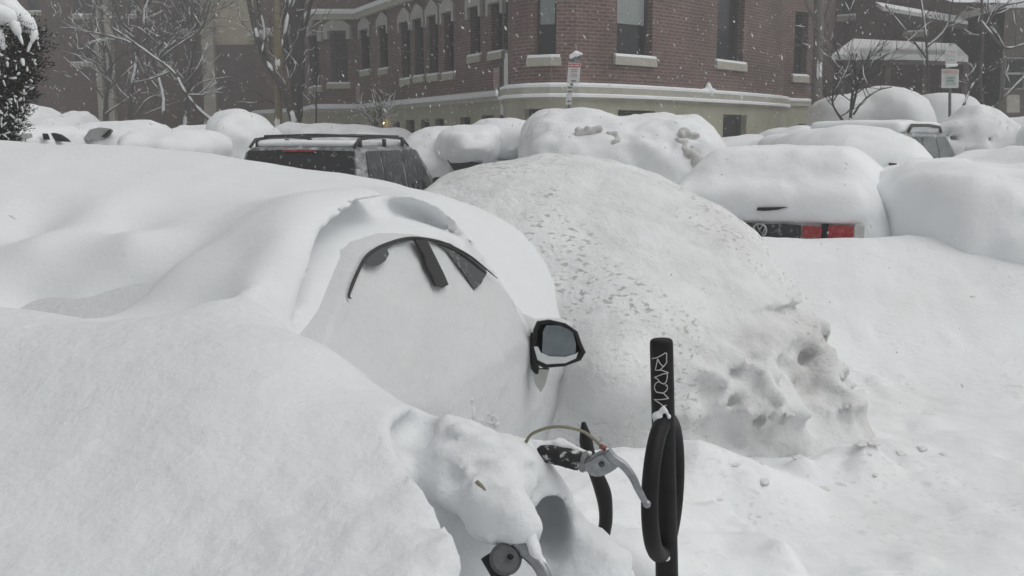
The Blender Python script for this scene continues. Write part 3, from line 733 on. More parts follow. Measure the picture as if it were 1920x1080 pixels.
def cover_local(name, boxes, root, p, zl, hh=.05, nz=.012, mat=None, k=.15, lift=0):
    """snow lying on a vehicle: rounded slabs in the vehicle's own frame"""
    b0 = np.array([min(b[0][i]-b[1][i] for b in boxes)-.15 for i in range(3)]); b1 = np.array([max(b[0][i]+b[1][i] for b in boxes)+.15 for i in range(3)])
    X, Y, Z = grid3(b0, b1, hh); F = None
    for c, h_, r_ in boxes:
        d = sd_box(X-c[0], Y-c[1], Z-c[2], h_, r_); F = d if F is None else smin(F, d, k)
    F = F+nz*fbm(X, Y, Z, 2.2, 4, 15)
    v, q = surface_nets(F, b0, hh)
    o0 = np.array(p(0, 0, 0)); hx = np.array(p(1, 0, 0))-o0; rx = np.array(p(0, 1, 0))-o0
    w_ = o0+v[:, :1]*hx+v[:, 1:2]*rx+v[:, 2:3]*np.array([0, 0, 1])
    return npmesh(name, w_, q, mat or M_SNOWF, root)
# dark estate / SUV left of centre
suv, p, gm_ = vehicle("parked_suv", "black suv with roof rails, its top clear of snow, left of the big pile", "suv", 543, 13.4, .0, 14, M_CARDK, w=1.0, wt=.83)
cover_local("roof_snow", [((1.45, 0, 1.745), (1.05, .70, .045), .04)], suv, p, 0, .03, .006)
M_RAIL = plain("rail_black", (.02, .02, .022), .4)
for sd in (-1, 1):
    MB().tube([p(*q) for q in [(.35, sd*.76, 1.70), (.5, sd*.76, 1.80), (.9, sd*.755, 1.83), (1.6, sd*.75, 1.84), (2.2, sd*.75, 1.82), (2.45, sd*.75, 1.71)]], .022, 8).build("roof_rail", M_RAIL, suv, True)
    for s in (.55, 1.45, 2.2): MB().tube([p(s, sd*.755, 1.70), p(s, sd*.755, 1.81)], .03, 8).build("rail_foot", M_RAIL, suv, True)
for s in (.75, 2.05): MB().tube([p(s, -.75, 1.845), p(s, 0, 1.865), p(s, .75, 1.845)], .02, 8).build("crossbar", M_RAIL, suv, True)
MB().box(p(.26, 0, 1.655), (.22, .02, .012), Matrix.Rotation(-R(14), 3, 'Z')).build("brake_light", M_RED, suv)
for sd in (-1, 1): MB().prism([p(-.012, sd*.70, .78), p(-.012, sd*.86, .78), p(.03, sd*.90, 1.0), p(-.012, sd*.74, 1.0)], p(.05, 0, 0)-p(0, 0, 0)).build("tail_light", M_RED, suv)
# SUV in the right hand row
suv3, p, gm_ = vehicle("parked_suv", "silver suv with snow on its roof rails behind the buried cars on the right", "suv", 1592, 15.0, .22, 36, M_CARSIL, zb=1.12, zt=1.70, sg=M_SIDEGL2)
cover_local("roof_snow", [((1.35, 0, 1.76), (1.2, .68, .10), .09), ((3.9, 0, 1.05), (.6, .75, .12), .1), ((.05, 0, .9), (.2, .85, .6), .15)], suv3, p, 0, .045, .02)
for sd in (-1, 1):
    MB().tube([p(*q) for q in [(.5, sd*.70, 1.70), (.62, sd*.71, 1.79), (1.6, sd*.71, 1.80), (2.3, sd*.70, 1.78), (2.45, sd*.69, 1.70)]], .024, 8).build("roof_rail", M_RAIL, suv3, True)

# white hatchback, wholly covered, tail lamps showing
vw, p, gm_ = vehicle("parked_hatchback", "hatchback under thick rounded snow with a strip of red tail lamps and round badge showing", "hatchback", 1432, 8.85, .22, 20, plain("white_car_paint", (.62, .63, .62), .4), zb=.95, zt=1.38, L=4.0, w=.84, wt=.66, rearglass=M_SIDEGL)
def vw_cover():
    b0 = np.array([-.55, -1.5, .1]); b1 = np.array([3.4, 1.6, 1.75]); X, Y, Z = grid3(b0, b1, .03)
    Yt = (Y-.09)*(1+.30*np.clip(Z-.8, 0, 1))
    F = sd_box(X-2.1, Yt, Z-.75, (2.0, .90, .76), .30)
    hat = (-(X-.22)*.88+(Z-1.50)*.48)             # hatch slope
    F = smax(F, hat, .25)
    F = smin(F, sd_box(X-.22, Y, Z-1.02, (.26, .80, .13), .11), .30)
    F = smin(F, sd_ell(X, Y, Z, (2.2, .9, .35), (1.9, .75, .95)), .3)
    F = F+.018*fbm(X, Y, Z, 1.7, 3, 33)+.010*fbm(X, Y, Z, 7, 2, 35)
    F = smax(F, -sd_box(X+.05, Y+.02, Z-.80, (.16, .835, .062), .02), .02)     # slot where the lamps show
    v, q = surface_nets(F, b0, .03)
    o0 = np.array(p(0, 0, 0)); hx = np.array(p(1, 0, 0))-o0; rx = np.array(p(0, 1, 0))-o0
    npmesh("snow_cover", o0+v[:, :1]*hx+v[:, 1:2]*rx+v[:, 2:3]*np.array([0, 0, 1]), q, M_SNOWF, vw)
vw_cover()
def plate(t0, t1, z0, z1, s, d, name, mat, jag=0, par=None):
    n = 8; top = [p(s, t0+(t1-t0)*k/n, z1+random.uniform(-jag, jag)) for k in range(n+1)]; bot = [p(s, t1-(t1-t0)*k/n, z0+random.uniform(-jag, jag)) for k in range(n+1)]
    return MB().prism(top+bot, p(s+d, 0, 0)-p(s, 0, 0)).build(name, mat, par or vw)
plate(-.80, .34, .735, .862, -.045, .06, "tail_panel", frosted("black_trim_snowy", (.014, .015, .018), amt=.5, scale=26, lo=.56, hi=.7, rough=.5), .012)
plate(.36, .515, .75, .848, -.07, .06, "tail_light", M_RED, .004)
plate(.515, .57, .735, .865, -.06, .06, "lamp_divider", M_BLACK, .003)
plate(.57, .775, .75, .855, -.07, .06, "tail_light", M_RED, .004)
plate(.785, .86, .70, .87, -.06, .05, "body_corner", plain("white_corner_paint", (.5, .51, .5), .4), .006)
wp = MB().prism([p(-.05, -.02, 1.0), p(-.05, .23, 1.01), p(-.05, .15, .985), p(-.05, .04, .972), p(-.05, -.03, .975)], p(-.05, 0, 0)-p(0, 0, 0)); wp.build("wiper", M_BLACK, vw)
bd = MB(); bc = lambda x, y, s=-.075: p(s, -.0+x*.058, .80+y*.058)
ring = [bc(math.cos(a*math.pi/16), math.sin(a*math.pi/16)) for a in range(33)]
bd.tube(ring, .0085, 8, cap=False); bd.tube([bc(-.45, .85), bc(-.02, .12), bc(.0, .12), bc(.45, .85)], .0065, 6); bd.tube([bc(-.8, .45), bc(-.4, -.75), bc(0, .05), bc(.4, -.75), bc(.8, .45)], .0065, 6)
bd.build("badge", plain("chrome_badge", (.45, .46, .47), .3, .7), vw)

# ------------------------------------------------------------------ snow-buried cars and heaps, each its own shape
def blob_field(X, Y, Z, bl, k):
    F = None
    for (u, v_, yy, ru, rv, ry) in bl:
        c = P(u, v_, yy); m = yy/FPX
        x, y, z = np.abs((X-c[0])/(ru*m)), np.abs((Y-c[1])/ry), np.abs((Z-c[2])/(rv*m))
        d = ((x**3+y**3+z**3)**(1/3.)-1)*min(ru*m, ry, rv*m)
        F = d if F is None else smin(F, d, k)
    return F
def heap(name, label, cat, bl, hh=.07, k=.35, nz=.03, fr=1.6, mat=None, group=None, holes=(), parts=None, rough=0):
    cs = []
    for (u, v_, yy, ru, rv, ry) in bl:
        c = P(u, v_, yy); m = yy/FPX; r_ = np.array([ru*m, ry, rv*m])+.25; cs += [c-r_-.45, c+r_+.45]
    cs = np.array(cs); b0 = cs.min(0); b1 = cs.max(0); b0[2] = max(b0[2], .0)
    X, Y, Z = grid3(b0, b1, hh); F = blob_field(X, Y, Z, bl, k)+nz*2.2*fbm(X, Y, Z, .9, 2, int(bl[0][0]))+nz*1.3*fbm(X, Y, Z, fr*1.5, 3, int(bl[0][0])+5)+.012*fbm(X, Y, Z, 6, 2, 7)
    if rough: F = F+rough*fbm(X, Y, Z, 4.5, 3, 99)
    for (u, v_, yy, ru, rv, ry) in holes:
        c = P(u, v_, yy); m = yy/FPX; F = smax(F, -sd_ell(X, Y, Z, c, (ru*m, ry, rv*m)), .04)
    v, q = surface_nets(F, b0, hh)
    if parts is None:
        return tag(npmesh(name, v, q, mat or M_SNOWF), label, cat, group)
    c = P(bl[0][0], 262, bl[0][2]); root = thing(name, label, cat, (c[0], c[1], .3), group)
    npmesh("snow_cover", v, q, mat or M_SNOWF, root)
    for nm, px, yy, th, mt in parts:
        if nm not in ('wall_panel', 'window'):
            def hitY(a, b):
                for y_ in np.arange(yy*.75, yy*1.6, .03):
                    q_ = P(a, b, y_)
                    if float(blob_field(np.array(q_[0]), np.array(q_[1]), np.array(q_[2]), bl, k)) < 0: return y_
                return yy
            cu_ = sum(a for a, b in px)/len(px); cv_ = sum(b for a, b in px)/len(px); yy = hitY(cu_, cv_)-.14
        MB().prism([P(a, b, yy) for a, b in px], Vector((0, th+.10, 0))).build(nm, mt, root)
    return root
M_GREYGL = plain("snow_filmed_glass", (.30, .31, .31), .5, var=.3, scale=6)
heap("parked_car", "fully white car shape behind the red-lamped hatchback on the right", "car", [(1590, 334, 12.0, 102, 88, 1.5), (1560, 350, 11.9, 100, 100, 1.4), (1500, 300, 13.5, 60, 50, 1.3), (1690, 350, 12.0, 40, 50, 1.0)], .06, .2, .015,
     parts=[("mirror", [(1676, 306), (1681, 306), (1687, 328), (1683, 330)], 10.95, .05, M_BLACK), ("mirror_foot", [(1676, 342), (1688, 333), (1690, 340), (1678, 345)], 10.9, .04, M_BLACK), ("reflector", [(1688, 358), (1696, 358), (1696, 365), (1689, 365)], 10.85, .03, M_RED)])
heap("parked_car", "buried car bulging under snow at the right edge, nearer than the silver suv", "car", [(1850, 450, 9.3, 176, 122, 1.25), (2010, 415, 9.8, 170, 140, 1.4), (1765, 425, 9.1, 85, 92, 1.0)], .06, .5, .03, parts=[])
mound = heap("snow_mound", "long white mound in front of the brick corner with dirty pockets", "snow pile", [(1055, 285, 17.2, 75, 74, 1.5), (1150, 300, 17.0, 120, 76, 1.6), (1255, 290, 16.6, 66, 66, 1.3), (1180, 330, 16.2, 170, 70, 1.2)], .06, .4, .024,
     rough=.015, parts=[])
MBL = [(1055, 285, 17.2, 75, 74, 1.5), (1150, 300, 17.0, 120, 76, 1.6), (1255, 290, 16.6, 66, 66, 1.3), (1180, 330, 16.2, 170, 70, 1.2)]
def hit_bl(u, v_, bl, k=.4, y0=12, y1=20):
    for y_ in np.arange(y0, y1, .03):
        q_ = P(u, v_, y_)
        if float(blob_field(*[np.array(x_) for x_ in q_], bl, k)) < 0: return P(u, v_, y_)
    return P(u, v_, 16)
rr2 = random.Random(8)
for path, r_, nn in [([(1062, 272), (1075, 258), (1092, 250), (1125, 250), (1150, 258), (1160, 270)], .07, 12), ([(1275, 258), (1290, 252), (1306, 262), (1300, 285), (1308, 305)], .13, 16), ([(1270, 262), (1282, 280), (1290, 290)], .09, 6)]:
    cp_ = catmull(path, 3); cc = []
    for q_ in cp_:
        c_ = hit_bl(q_[0]+rr2.uniform(-2, 2), q_[1]+rr2.uniform(-2, 2), MBL); d_ = np.array([rr2.uniform(-.12, .12), 0, rr2.uniform(-.05, .05)]); c_ = c_+np.array([0, -.02, .01]); cc.append((c_, c_+d_, r_*rr2.uniform(.3, .85), r_*rr2.uniform(.2, .6)))
    snow_lump("dirty_clods", cc, .03, mound, .05, M_DIRTS, fr=6, k=.03)
heap("snow_mound", "tall pointed heap of cleared snow with dark clods behind the silver suv", "snow pile", [(1818, 270, 18.5, 34, 72, .9), (1815, 300, 18.5, 62, 72, 1.0), (1770, 300, 18.4, 55, 66, 1.0), (1865, 310, 18.6, 55, 74, 1.1)], .07, .3, .03, holes=[(1785, 258, 17.6, 9, 6, .3), (1842, 262, 17.6, 6, 8, .3), (1815, 290, 17.4, 12, 8, .3)], rough=.03)
heap("snow_mound", "white heap cut by the right edge of the picture, beyond the pointed one", "snow pile", [(1935, 300, 18, 70, 76, 1.2)], .08)
heap("parked_car", "car with black windscreen corner showing, between the black suv and the big pile", "car", [(835, 300, 19.6, 74, 58, 1.5), (880, 322, 19.0, 58, 36, 1.2), (840, 335, 19.4, 80, 50, 1.6)], .06, .35, .02,
     parts=[("windscreen", [(838, 300), (852, 299), (872, 301), (905, 306), (885, 322), (862, 326), (850, 318)], 14.95, .05, M_BLACK), ("windscreen_snow", [(850, 300), (880, 298), (900, 306), (880, 315), (862, 317)], 14.9, .05, M_SNOWF), ("wiper", [(855, 327), (862, 325), (860, 330)], 14.9, .03, M_BLACK)])
BG_ = "snow-covered cars along the far kerb"
heap("parked_car", "low rounded snow-covered car just left of the long white mound", "car", [(945, 268, 19.5, 62, 38, 1.3)], .08, group=BG_)
heap("parked_car", "rounded snow-covered car under the row of narrow windows", "car", [(885, 270, 18.5, 60, 34, 1.3)], .08, group=BG_)
heap("parked_car", "tall boxy snow-covered car left of the black suv", "car", [(450, 272, 19.0, 46, 62, 1.2), (472, 280, 18.4, 52, 52, 1.2)], .07, .25, .02, group=BG_)
heap("parked_car", "low snow-covered car left of the tall boxy one", "car", [(385, 275, 20.0, 62, 40, 1.3)], .08, group=BG_)
heap("parked_car", "flat snow-covered car with a side pane filmed grey, leftward of the low ones", "car", [(225, 275, 17.5, 72, 50, 1.3), (280, 282, 17, 60, 38, 1.2)], .07, .3, .02, group=BG_,
     parts=[("side_window", [(155, 262), (168, 243), (185, 239), (203, 241), (195, 262)], 16.1, .04, M_GREYGL), ("pillar", [(190, 256), (204, 243), (206, 246), (196, 258)], 16.05, .04, M_BLACK)])
heap("parked_car", "small white-topped car with dark window corners beside the evergreen bush", "car", [(75, 285, 15.5, 66, 50, 1.2)], .07, .3, .015, group=BG_,
     parts=[("side_window", [(96, 249), (108, 252), (120, 260), (126, 266), (104, 264)], 14.2, .04, M_BLACK), ("pillar", [(79, 250), (82, 251), (86, 262), (82, 262)], 14.2, .04, M_BLACK), ("mirror", [(20, 255), (50, 250), (52, 257), (30, 264), (18, 262)], 14.1, .05, M_GREYGL)])
heap("parked_car", "farthest left snow-covered car, blocky top beside the evergreen bush", "car", [(75, 255, 23, 32, 52, 1.2), (110, 275, 22.5, 50, 50, 1.2)], .09, .2, group=BG_)
heap("parked_car", "snow-covered car peeking over the blocky one at the far left", "car", [(138, 262, 23, 26, 54, 1.2)], .09, group=BG_)
heap("snow_mound", "low smooth snow hump in front of the far left cars", "snow pile", [(325, 290, 16, 85, 46, 1.1)], .08)
heap("snow_mound", "jagged snow heap at the foot of the trees behind the black suv", "snow pile", [(545, 262, 24, 26, 34, 1.0), (600, 262, 24, 60, 27, 1.2), (700, 275, 23, 60, 30, 1.2)], .08, .2, .04)
heap("parked_car", "snow-covered car nosed against the brick corner on the right of the long mound", "car", [(1395, 290, 18.5, 80, 34, 1.3)], .08, group=BG_)
heap("parked_car", "snow-covered car with a little snow ball on top, behind the hatchback", "car", [(1492, 280, 17.5, 60, 36, 1.3), (1503, 246, 17.0, 12, 9, .15)], .07, .1, .015, group=BG_)
heap("garden_shed", "peaked tarpaulin shelter loaded with snow behind the bare bush", "shelter", [(1655, 225, 24.5, 52, 62, 1.4), (1600, 228, 24.8, 75, 46, 1.4), (1690, 240, 24.3, 40, 50, 1.2)], .09, .3, .02,
     parts=[("wall_panel", [(1585, 232), (1728, 232), (1728, 262), (1585, 262)], 22.6, .05, plain("grey_tarp", (.33, .34, .33), .7))])
heap("garden_shed", "low shelter under snow behind the square white sign", "shelter", [(1765, 232, 26, 58, 56, 1.2)], .09, .3, .02, parts=[])
# ------------------------------------------------------------------ buildings
def brick_mat(name, c1, c2, mortar, su=.21, sv=.075, var=.5):
    m, t, b = newmat(name); uv = t.nodes.new('ShaderNodeUVMap')
    bt = t.nodes.new('ShaderNodeTexBrick'); bt.inputs['Scale'].default_value = 1.0
    bt.inputs['Brick Width'].default_value = su; bt.inputs['Row Height'].default_value = sv; bt.inputs['Mortar Size'].default_value = .014
    bt.inputs['Color1'].default_value = (*c1, 1); bt.inputs['Color2'].default_value = (*c2, 1); bt.inputs['Mortar'].default_value = (*mortar, 1)
    t.links.new(uv.outputs[0], bt.inputs['Vector'])
    n = noise_node(t, .8, 5); k = ramp(t, n, [(.35, (.75, .72, .72)), (.65, (1.12, 1.1, 1.08))])
    n2 = noise_node(t, 7, 4); k2 = ramp(t, n2, [(.3, (.8, .8, .8)), (.7, (1.15, 1.15, 1.15))])
    mx = t.nodes.new('ShaderNodeMix'); mx.data_type = 'RGBA'; mx.blend_type = 'MULTIPLY'; mx.inputs[0].default_value = 1
    t.links.new(bt.outputs[0], mx.inputs[6]); t.links.new(k, mx.inputs[7])
    m2 = t.nodes.new('ShaderNodeMix'); m2.data_type = 'RGBA'; m2.blend_type = 'MULTIPLY'; m2.inputs[0].default_value = 1
    t.links.new(mx.outputs[2], m2.inputs[6]); t.links.new(k2, m2.inputs[7])
    t.links.new(m2.outputs[2], b.inputs['Base Color']); b.inputs['Roughness'].default_value = .9
    bp = t.nodes.new('ShaderNodeBump'); bp.inputs['Strength'].default_value = .6; bp.inputs['Distance'].default_value = .01; bp.invert = True
    t.links.new(bt.outputs['Fac'], bp.inputs['Height']); t.links.new(bp.outputs[0], b.inputs['Normal']); return m
M_BRICK = brick_mat("red_brick", (.175, .088, .074), (.105, .062, .053), (.20, .18, .17))
M_BRICK2 = brick_mat("brown_brick", (.13, .066, .055), (.095, .052, .045), (.13, .11, .10))
M_STONE = plain("buff_limestone", (.37, .36, .28), .85, var=.14, scale=2.2, bump=.3)
M_SILL = plain("sill_stone", (.42, .41, .35), .85, var=.12, scale=6)
M_LINTEL = plain("pale_lintel_stone", (.42, .41, .38), .85, var=.12, scale=5)
M_FRAME = plain("dark_window_frame", (.045, .045, .045), .6)
M_PANE = plain("window_pane", (.022, .025, .028), .12, var=.5, scale=1.1, spec=.5)
M_BLIND = plain("pale_blind", (.27, .30, .295), .7, var=.1, scale=3)
M_INT = plain("dark_opening", (.02, .02, .02), .9)
class Wall:
    """a run of facade along a plan path, with arc length a and height z; openings cut through and built behind it"""
    def __init__(s, path):
        s.p = [np.array(q, float) for q in path]; s.a = [0]
        for q, r_ in zip(s.p[:-1], s.p[1:]): s.a.append(s.a[-1]+float(np.linalg.norm(r_-q)))
        sn_ = [np.array([(r_-q)[1], -(r_-q)[0]])/np.linalg.norm(r_-q) for q, r_ in zip(s.p[:-1], s.p[1:])]; s.n = []
        for k in range(len(s.p)):
            a_, b_ = sn_[max(0, k-1)], sn_[min(len(sn_)-1, k)]; m_ = a_+b_; m_ = m_/np.linalg.norm(m_); s.n.append(m_/max(.45, float(m_ @ b_)))
    def xy(s, a, off=0.0):
        k = max(0, min(len(s.p)-2, int(np.searchsorted(s.a, a, 'right'))-1))
        d = (s.p[k+1]-s.p[k])/(s.a[k+1]-s.a[k]); w = (a-s.a[k])/(s.a[k+1]-s.a[k])
        return s.p[k]+d*(a-s.a[k])+(s.n[k]*(1-w)+s.n[k+1]*w)*off
    def pt(s, a, z, off=0.0): q = s.xy(a, off); return Vector((q[0], q[1], z))
    def hit(s, u, v_):
        d = ray(u, v_)
        best = None
        for k in range(len(s.p)-1):
            A, B = s.p[k], s.p[k+1]; M = np.array([[d[0], -(B-A)[0]], [d[1], -(B-A)[1]]])
            if abs(np.linalg.det(M)) < 1e-9: continue
            t, w = np.linalg.solve(M, A)
            if -1e-6 <= w <= 1+1e-6 and t > 0 and (best is None or t < best[0]): best = (t, s.a[k]+w*(s.a[k+1]-s.a[k]))
        return best[1], CAMH+d[2]*best[0]
    def opening(s, u0, u1, v0, v1):
        a0, z0 = s.hit(u0, v1); a1, _ = s.hit(u1, v1); _, z1 = s.hit((u0+u1)/2, v0); _, z0 = s.hit((u0+u1)/2, v1)
        return a0, a1, z0, z1
    def face(s, name, z0, z1, holes, mat, parent, off=0.0, reveal=.22):
        cu = sorted(set([round(x, 4) for x in s.a]+[round(x, 4) for h_ in holes for x in h_[:2]]))
        cv = sorted(set([z0, z1]+[round(min(max(x, z0), z1), 4) for h_ in holes for x in h_[2:4]]))
        V_, F_, UV = [], [], []
        def quad(pp, uu): n = len(V_); V_.extend(pp); F_.append((n, n+1, n+2, n+3)); UV.extend(uu)
        for a, b in zip(cu[:-1], cu[1:]):
            if b-a < 1e-3: continue
            for c, d in zip(cv[:-1], cv[1:]):
                m = ((a+b)/2, (c+d)/2)
                if any(h_[0]-1e-3 < m[0] < h_[1]+1e-3 and h_[2]-1e-3 < m[1] < h_[3]+1e-3 for h_ in holes): continue
                e = 1e-4
                quad([s.pt(a+e, c, off), s.pt(b-e, c, off), s.pt(b-e, d, off), s.pt(a+e, d, off)], [(a, c), (b, c), (b, d), (a, d)])
        for h_ in holes:
            a, b, c, d = h_[0], h_[1], max(h_[2], z0), min(h_[3], z1)
            if d <= c: continue
            for (p0, p1) in [((a, c), (a, d)), ((a, d), (b, d)), ((b, d), (b, c)), ((b, c), (a, c))]:
                quad([s.pt(*p0, off), s.pt(*p1, off), s.pt(*p1, off-reveal), s.pt(*p0, off-reveal)], [p0, p1, (p1[0]+reveal, p1[1]), (p0[0]+reveal, p0[1])])
        me = bpy.data.meshes.new(name); o_ = Vector(parent.location)
        me.from_pydata([tuple(v_-o_) for v_ in V_], [], F_); uvl = me.uv_layers.new(name="UVMap")
        for i, q in enumerate(UV): uvl.data[i].uv = q
        return link(name, me, mat, parent)
    def bar(s, name, a0, a1, z0, z1, out, back, mat, parent, top=None):
        """moulding following the wall between a0 and a1"""
        ks = [a0]+[x for x in s.a if a0+.02 < x < a1-.02]+[a1]; m = MB(); vs = []; fs = []
        pr_ = top or [(-back, z0), (out, z0), (out, z1), (-back, z1)]; n = len(pr_)
        for a in ks: vs += [s.pt(a, z, o_) for o_, z in pr_]
        for i in range(len(ks)-1):
            for k in range(n): fs.append((i*n+k, i*n+(k+1) % n, (i+1)*n+(k+1) % n, (i+1)*n+k))
        fs += [tuple(range(n)), tuple((len(ks)-1)*n+k for k in range(n))]
        return m.add(vs, fs).build(name, mat, parent)
    def window(s, o4, parent, rev=.16, sash=True, blind=0, sill=True, frame=M_FRAME, sub=True):
        a0, a1, z0, z1 = o4; f = MB(); t = .055
        def b_(x0, x1, y0, y1, d0=-rev-.06, d1=-rev):
            f.prism([s.pt(x0, y0, d0), s.pt(x1, y0, d0), s.pt(x1, y1, d0), s.pt(x0, y1, d0)], s.pt((x0+x1)/2, y0, d1)-s.pt((x0+x1)/2, y0, d0))
        b_(a0, a0+t, z0, z1); b_(a1-t, a1, z0, z1); b_(a0+t, a1-t, z0, z0+t); b_(a0+t, a1-t, z1-t, z1)
        zm = (z0+z1)/2
        if sash: b_(a0+t, a1-t, zm-.03, zm+.03)
        w = f.build("window", frame, parent)
        q = MB(); q.prism([s.pt(a0, z0, -rev-.05), s.pt(a1, z0, -rev-.05), s.pt(a1, z1, -rev-.05), s.pt(a0, z1, -rev-.05)], s.pt((a0+a1)/2, z0, -rev-.06)-s.pt((a0+a1)/2, z0, -rev-.05))
        me = q.build("pane", M_PANE, parent); me.parent = w
        if blind:
            q = MB(); zb_ = z1-(z1-z0)*blind
            q.prism([s.pt(a0+t+.004, zb_, -rev-.03), s.pt(a1-t-.004, zb_, -rev-.03), s.pt(a1-t-.004, z1-t-.004, -rev-.03), s.pt(a0+t+.004, z1-t-.004, -rev-.03)], s.pt((a0+a1)/2, z0, -rev-.04)-s.pt((a0+a1)/2, z0, -rev-.03))
            me = q.build("blind", M_BLIND, parent); me.parent = w
        if sill:
            e = .10
            s.bar("sill", a0-e, a1+e, z0-.17, z0-.003, .08, .02, M_SILL, parent)
            s.bar("sill_snow", a0-e*.8, a1+e*.8, z0-.001, z0+.05, .07, .10, M_SNOWF, parent, top=[(-.12, z0), (.078, z0), (.07, z0+.035), (.03, z0+.06), (-.05, z0+.05), (-.12, z0+.03)])
        return w
bc_ = P(1100, 262, 27)
brick_house = thing("brick_building", "big red brick building with curved corner, buff stone basement and snow lined string course", "building", (3.0, 27, .5))
ZB1 = 2.93       # top of stone basement
# curved corner
tur = [(-.10, 25.4), (-.09, 22.4), (.02, 21.75), (.35, 21.3), (.8, 21.08), (1.3, 21.1), (2.0, 21.5), (2.75, 22.1), (3.6, 22.95), (4.5, 23.95), (5.4, 25.0), (6.2, 26.0), (6.9, 26.95), (7.25, 27.6), (7.4, 28.4)]
WT = Wall(tur)
ZT = WT.hit(1150, 166)[1]
win_t = [(999, 1043, -190, 108, .78), (1156, 1222, -190, 108, .78), (1343, 1393, -180, 118, 0)]
ho = [(WT.opening(u0, u1, v0, v1), bl) for u0, u1, v0, v1, bl in win_t]
bas_t = [(989, 1031, 204, 262), (1152, 1221, 207, 262), (1347, 1391, 215, 285)]
hb_ = [WT.opening(*b) for b in bas_t]
WT.face("brick_wall", ZT, 9.5, [h_ for h_, _ in ho], M_BRICK, brick_house)
WT.face("stone_base", -.5, ZT-.12, hb_, M_STONE, brick_house, off=.10, reveal=.3)
L_ = WT.a[-1]
for h_, bl in ho: WT.window(h_, brick_house, blind=bl)
for h_ in hb_: WT.window(h_, brick_house, rev=.05, sash=False, sill=False)
WT.bar("string_course", .01, L_-.01, ZT-.12, ZT, .17, .02, M_SILL, brick_house)
WT.bar("string_course", .01, L_-.01, ZT-.26, ZT-.122, .13, .01, M_STONE, brick_house)
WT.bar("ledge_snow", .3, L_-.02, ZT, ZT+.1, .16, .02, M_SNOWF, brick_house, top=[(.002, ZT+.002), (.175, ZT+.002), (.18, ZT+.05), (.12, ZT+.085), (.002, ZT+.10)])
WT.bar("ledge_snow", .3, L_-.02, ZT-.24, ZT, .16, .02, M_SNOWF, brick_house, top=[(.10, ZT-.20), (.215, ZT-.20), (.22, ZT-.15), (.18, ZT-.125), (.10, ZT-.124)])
a_, z_ = WT.hit(1323, 166)
heap_v = [WT.pt(a_, ZT+.1, .1)]
snow_lump("ledge_snow", [(WT.pt(a_, ZT+.05, .08), WT.pt(a_, ZT+.20, .07), .14, .06), (WT.pt(a_-.22, ZT+.06, .08), WT.pt(a_+.25, ZT+.06, .07), .06, .06)], .03, brick_house, .01, M_SNOWF, fr=8, k=.06)
# receding left wing with its polygonal end bay
wing = [(-12.5, 46), (-8.1, 39.8), (-6.9, 36.2), (-5.35, 36.1), (-.2, 25.7)]
WW = Wall(wing)
ZW = WW.hit(800, 193)[1]; ZC = WW.hit(690, 20)[1]
ww = [(582, 600, 62, 163), (621, 653, 58, 157), (679, 694, 55, 133), (713, 728, 48, 130), (754, 770, 41, 149), (779, 795, 35, 144), (806, 822, 29, 141), (834, 851, 23, 138), (882, 901, 13, 105), (921, 942, 6, 99)]
hw = [WW.opening(*w) for w in ww]
bw = [(611, 637, 232, 262), (669, 681, 231, 262), (704, 714, 230, 262), (742, 755, 228, 275), (767, 783, 225, 275), (795, 811, 224, 275), (822, 838, 222, 275), (869, 888, 219, 275), (910, 932, 216, 275)]
hbw = [WW.opening(*w) for w in bw]
WW.face("brick_wall", ZW, 9.5, hw, M_BRICK, brick_house)
WW.face("stone_base", -.5, ZW-.12, hbw, M_STONE, brick_house, off=.10, reveal=.3)
for h_ in hw:
    WW.window(h_, brick_house)
    a0, a1, z0, z1 = h_; e = .16; big = (a1-a0) > 1.2; hp_ = .5 if big else .42
    am = (a0+a1)/2
    poly = [(a0-e, z1-.28), (a0-.02, z1-.28), (a0-.02, z1+.01), (a1+.02, z1+.01), (a1+.02, z1-.28), (a1+e, z1-.28), (a1+e, z1+hp_*.45), (am+.1, z1+hp_), (am-.1, z1+hp_), (a0-e, z1+hp_*.45)]
    MB().prism([WW.pt(a, z, -.02) for a, z in poly], WW.pt(am, z1, .09)-WW.pt(am, z1, -.02)).build("lintel", M_LINTEL, brick_house)
for h_ in hbw: WW.window(h_, brick_house, rev=.05, sash=False, sill=False)
WW.bar("string_course", 0, WW.a[-1], ZW-.12, ZW, .17, .02, M_SILL, brick_house)
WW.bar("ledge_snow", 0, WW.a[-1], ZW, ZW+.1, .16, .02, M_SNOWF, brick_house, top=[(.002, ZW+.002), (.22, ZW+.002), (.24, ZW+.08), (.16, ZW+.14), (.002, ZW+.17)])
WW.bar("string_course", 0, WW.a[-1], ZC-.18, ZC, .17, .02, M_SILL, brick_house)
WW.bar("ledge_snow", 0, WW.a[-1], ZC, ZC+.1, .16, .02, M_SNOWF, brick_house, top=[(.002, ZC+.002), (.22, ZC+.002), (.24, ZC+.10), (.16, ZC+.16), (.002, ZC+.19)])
# right hand wing
WR = Wall([(7.4, 28.4), (8.2, 28.9), (10.2, 33.0), (11.5, 37)])
ZR = WR.hit(1500, 191)[1]
hr = [WR.opening(1487, 1512, 22, 143)]; hrb = [WR.opening(1489, 1506, 232, 275)]
WR.face("brick_wall", ZR, 9.5, hr, M_BRICK, brick_house); WR.face("stone_base", -.5, ZR-.12, hrb, M_STONE, brick_house, off=.10, reveal=.3)
WR.window(hr[0], brick_house); WR.window(hrb[0], brick_house, rev=.05, sash=False, sill=False)
WR.bar("string_course", 0, WR.a[-1], ZR-.12, ZR, .15, .02, M_SILL, brick_house)
WR.bar("ledge_snow", 0, WR.a[-1], ZR, ZR+.1, .16, .02, M_SNOWF, brick_house, top=[(.002, ZR+.002), (.17, ZR+.002), (.18, ZR+.05), (.12, ZR+.09), (.002, ZR+.10)])
